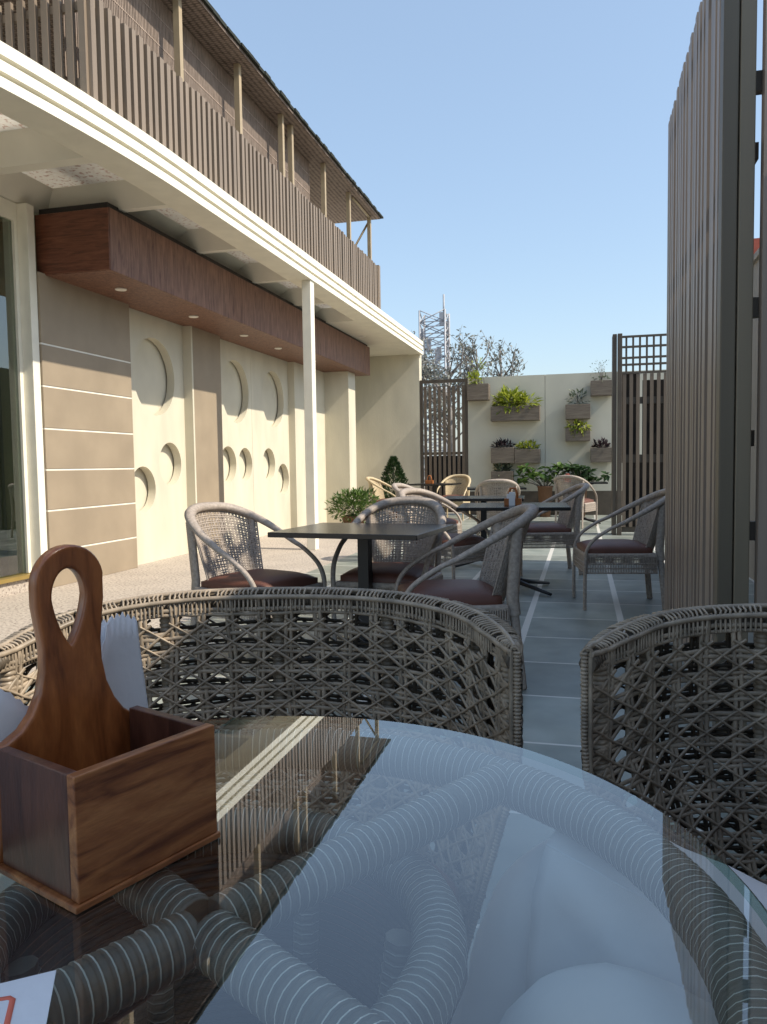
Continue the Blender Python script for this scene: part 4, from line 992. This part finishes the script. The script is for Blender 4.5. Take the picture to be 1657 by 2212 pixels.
nk=chain(ch,[(.40,.615,1.10,.052),(.385,.625,1.155,.055),(.375,.63,1.24,(.085,.075)),(.38,.63,1.31,(.075,.068))])
for sg in (1,-1):
    sh=chain(ch,[(.41+sg*.09,.61+sg*.145,1.0,.055),(.425+sg*.11,.60+sg*.18,.86,.045),(.43+sg*.11,.60+sg*.18,.76,.040),(.37+sg*.07,.62+sg*.13,.70,.034),(.32+sg*.03,.65+sg*.09,.672,.024)])
    for f_,(dx_,dy_) in enumerate(((-.085,.03),(-.092,.012),(-.088,-.006),(-.075,-.022))):
        chain(sh,[(.32+sg*.03+dx_*.55,.65+sg*.09+sg*dy_*.9,.672,.011),(.32+sg*.03+dx_,.65+sg*.09+sg*dy_*1.1,.660,.0085)])
    chain(sh,[(.29+sg*.03,.65+sg*.09-sg*.035,.668,.011),(.265+sg*.03,.65+sg*.09-sg*.045,.660,.009)])
body=skin_obj('body',V,Ed,M['skin'],per)
# trousers follow the legs
V=[]; Ed=[]
pel=vert(.36,.63,.54,.145)
chain(pel,[(.325,.70,.55,.096),(.16,.785,.570,.090),(.01,.885,.604,.084),(-.032,.905,.586,.078),(-.065,.90,.48,.080),(-.105,.872,.30,.084),(-.15,.862,.16,.086)])
chain(pel,[(.29,.575,.55,.096),(.15,.625,.558,.090),(.035,.680,.570,.084),(-.015,.700,.552,.078),(-.04,.700,.46,.078),(-.065,.705,.30,.084),(-.08,.71,.16,.086)])
skin_obj('trousers',V,Ed,M['cloth'],per)
tex = bpy.data.textures.new('folds','CLOUDS'); tex.noise_scale = .11
for o_ in per.children:
    if o_.name.startswith('trousers'): dm = o_.modifiers.new('folds','DISPLACE'); dm.texture = tex; dm.strength = .030; dm.mid_level = .5; dm.texture_coords = 'GLOBAL'
V=[]; Ed=[]
pel=vert(.37,.625,.60,.165)
ch=chain(pel,[(.405,.615,.74,.15),(.42,.61,.90,.155),(.415,.61,1.02,.125),(.40,.615,1.075,.064)])
c3=len(V)-2
for sg in (1,-1): chain(c3,[(.415+sg*.09,.61+sg*.15,1.0,.068),(.43+sg*.11,.60+sg*.185,.86,.058),(.435+sg*.11,.60+sg*.185,.78,.056)])
skin_obj('tunic',V,Ed,M['cloth2'],per)
# tunic skirt: cloth draped over the far thigh with a sewn hem
mb=MB(); nx,na=30,22; k0=len(mb.v); hem=[]; seam=[]
for i in range(nx+1):
    s=i/nx; cx_,cy_=.335-.345*s,.700+.196*s; zc=.552+.052*s; r=.100-.012*s
    nx_,ny_=.46,.888
    for j in range(na+1):
        f=R(-12)+R(222)*j/na; d=1+(.11*(.5+.5*math.sin(s*10+j*.75))**3+.07*(.5+.5*math.sin(s*21-j*.8+1))**3-.03)*(.35+.65*abs(math.cos(f)))*(1 if 0<f<3.0 else .6)
        l=r*math.cos(f)*d; z=zc+r*math.sin(f)*d
        if f>math.pi: l=-r-.02*(f-math.pi)-.006*math.sin(s*15); z=zc-(f-math.pi)*.16
        mb.v.append((cx_+nx_*l,cy_+ny_*l,z))
        if j==na: hem.append(Vector(mb.v[-1]))
        if j==14: seam.append(Vector(mb.v[-1])+Vector((0,-.001,.002)))
for i in range(nx):
    for j in range(na): a=k0+i*(na+1)+j; mb.face((a,a+1,a+na+2,a+na+1),True)
ob=mb.build('tunic_skirt', M['cloth'], per, True); so=ob.modifiers.new('s','SOLIDIFY'); so.thickness=.003
mb=MB(); mb.tube(hem,.0022,5); mb.build('hem', M['cloth2'], per, True)
mb=MB(); mb.tube(seam,.0018,5); mb.build('seam', M['cloth2'], per, True)
# head details
mb=MB(); c=Vector((.378,.63,1.245))
for i in range(15):
    th=math.pi*i/14*.62
    for j in range(25):
        a=2*math.pi*j/24; rr=1.0; mb.v.append((c.x+.012+.103*math.sin(th)*math.cos(a), c.y+.088*math.sin(th)*math.sin(a), c.z+.02+.118*math.cos(th)))
for i in range(14):
    for j in range(24): a=i*25+j; mb.face((a,a+25,a+26,a+1),True)
mb.build('hair', M['hair'], per, True)
mb=MB(); mb.tube([(.308,.665,1.265),(.291,.675,1.235),(.289,.676,1.222),(.307,.666,1.214)],[.008,.012,.014,.008],8)
for sg in (1,-1): mb.tube([(.385+sg*.036,.63+sg*.070,1.27),(.392+sg*.042,.63+sg*.08,1.25),(.387+sg*.037,.63+sg*.072,1.215)],[.008,.016,.008],8)
mb.build('nose_and_ears', M['skin'], per, True)
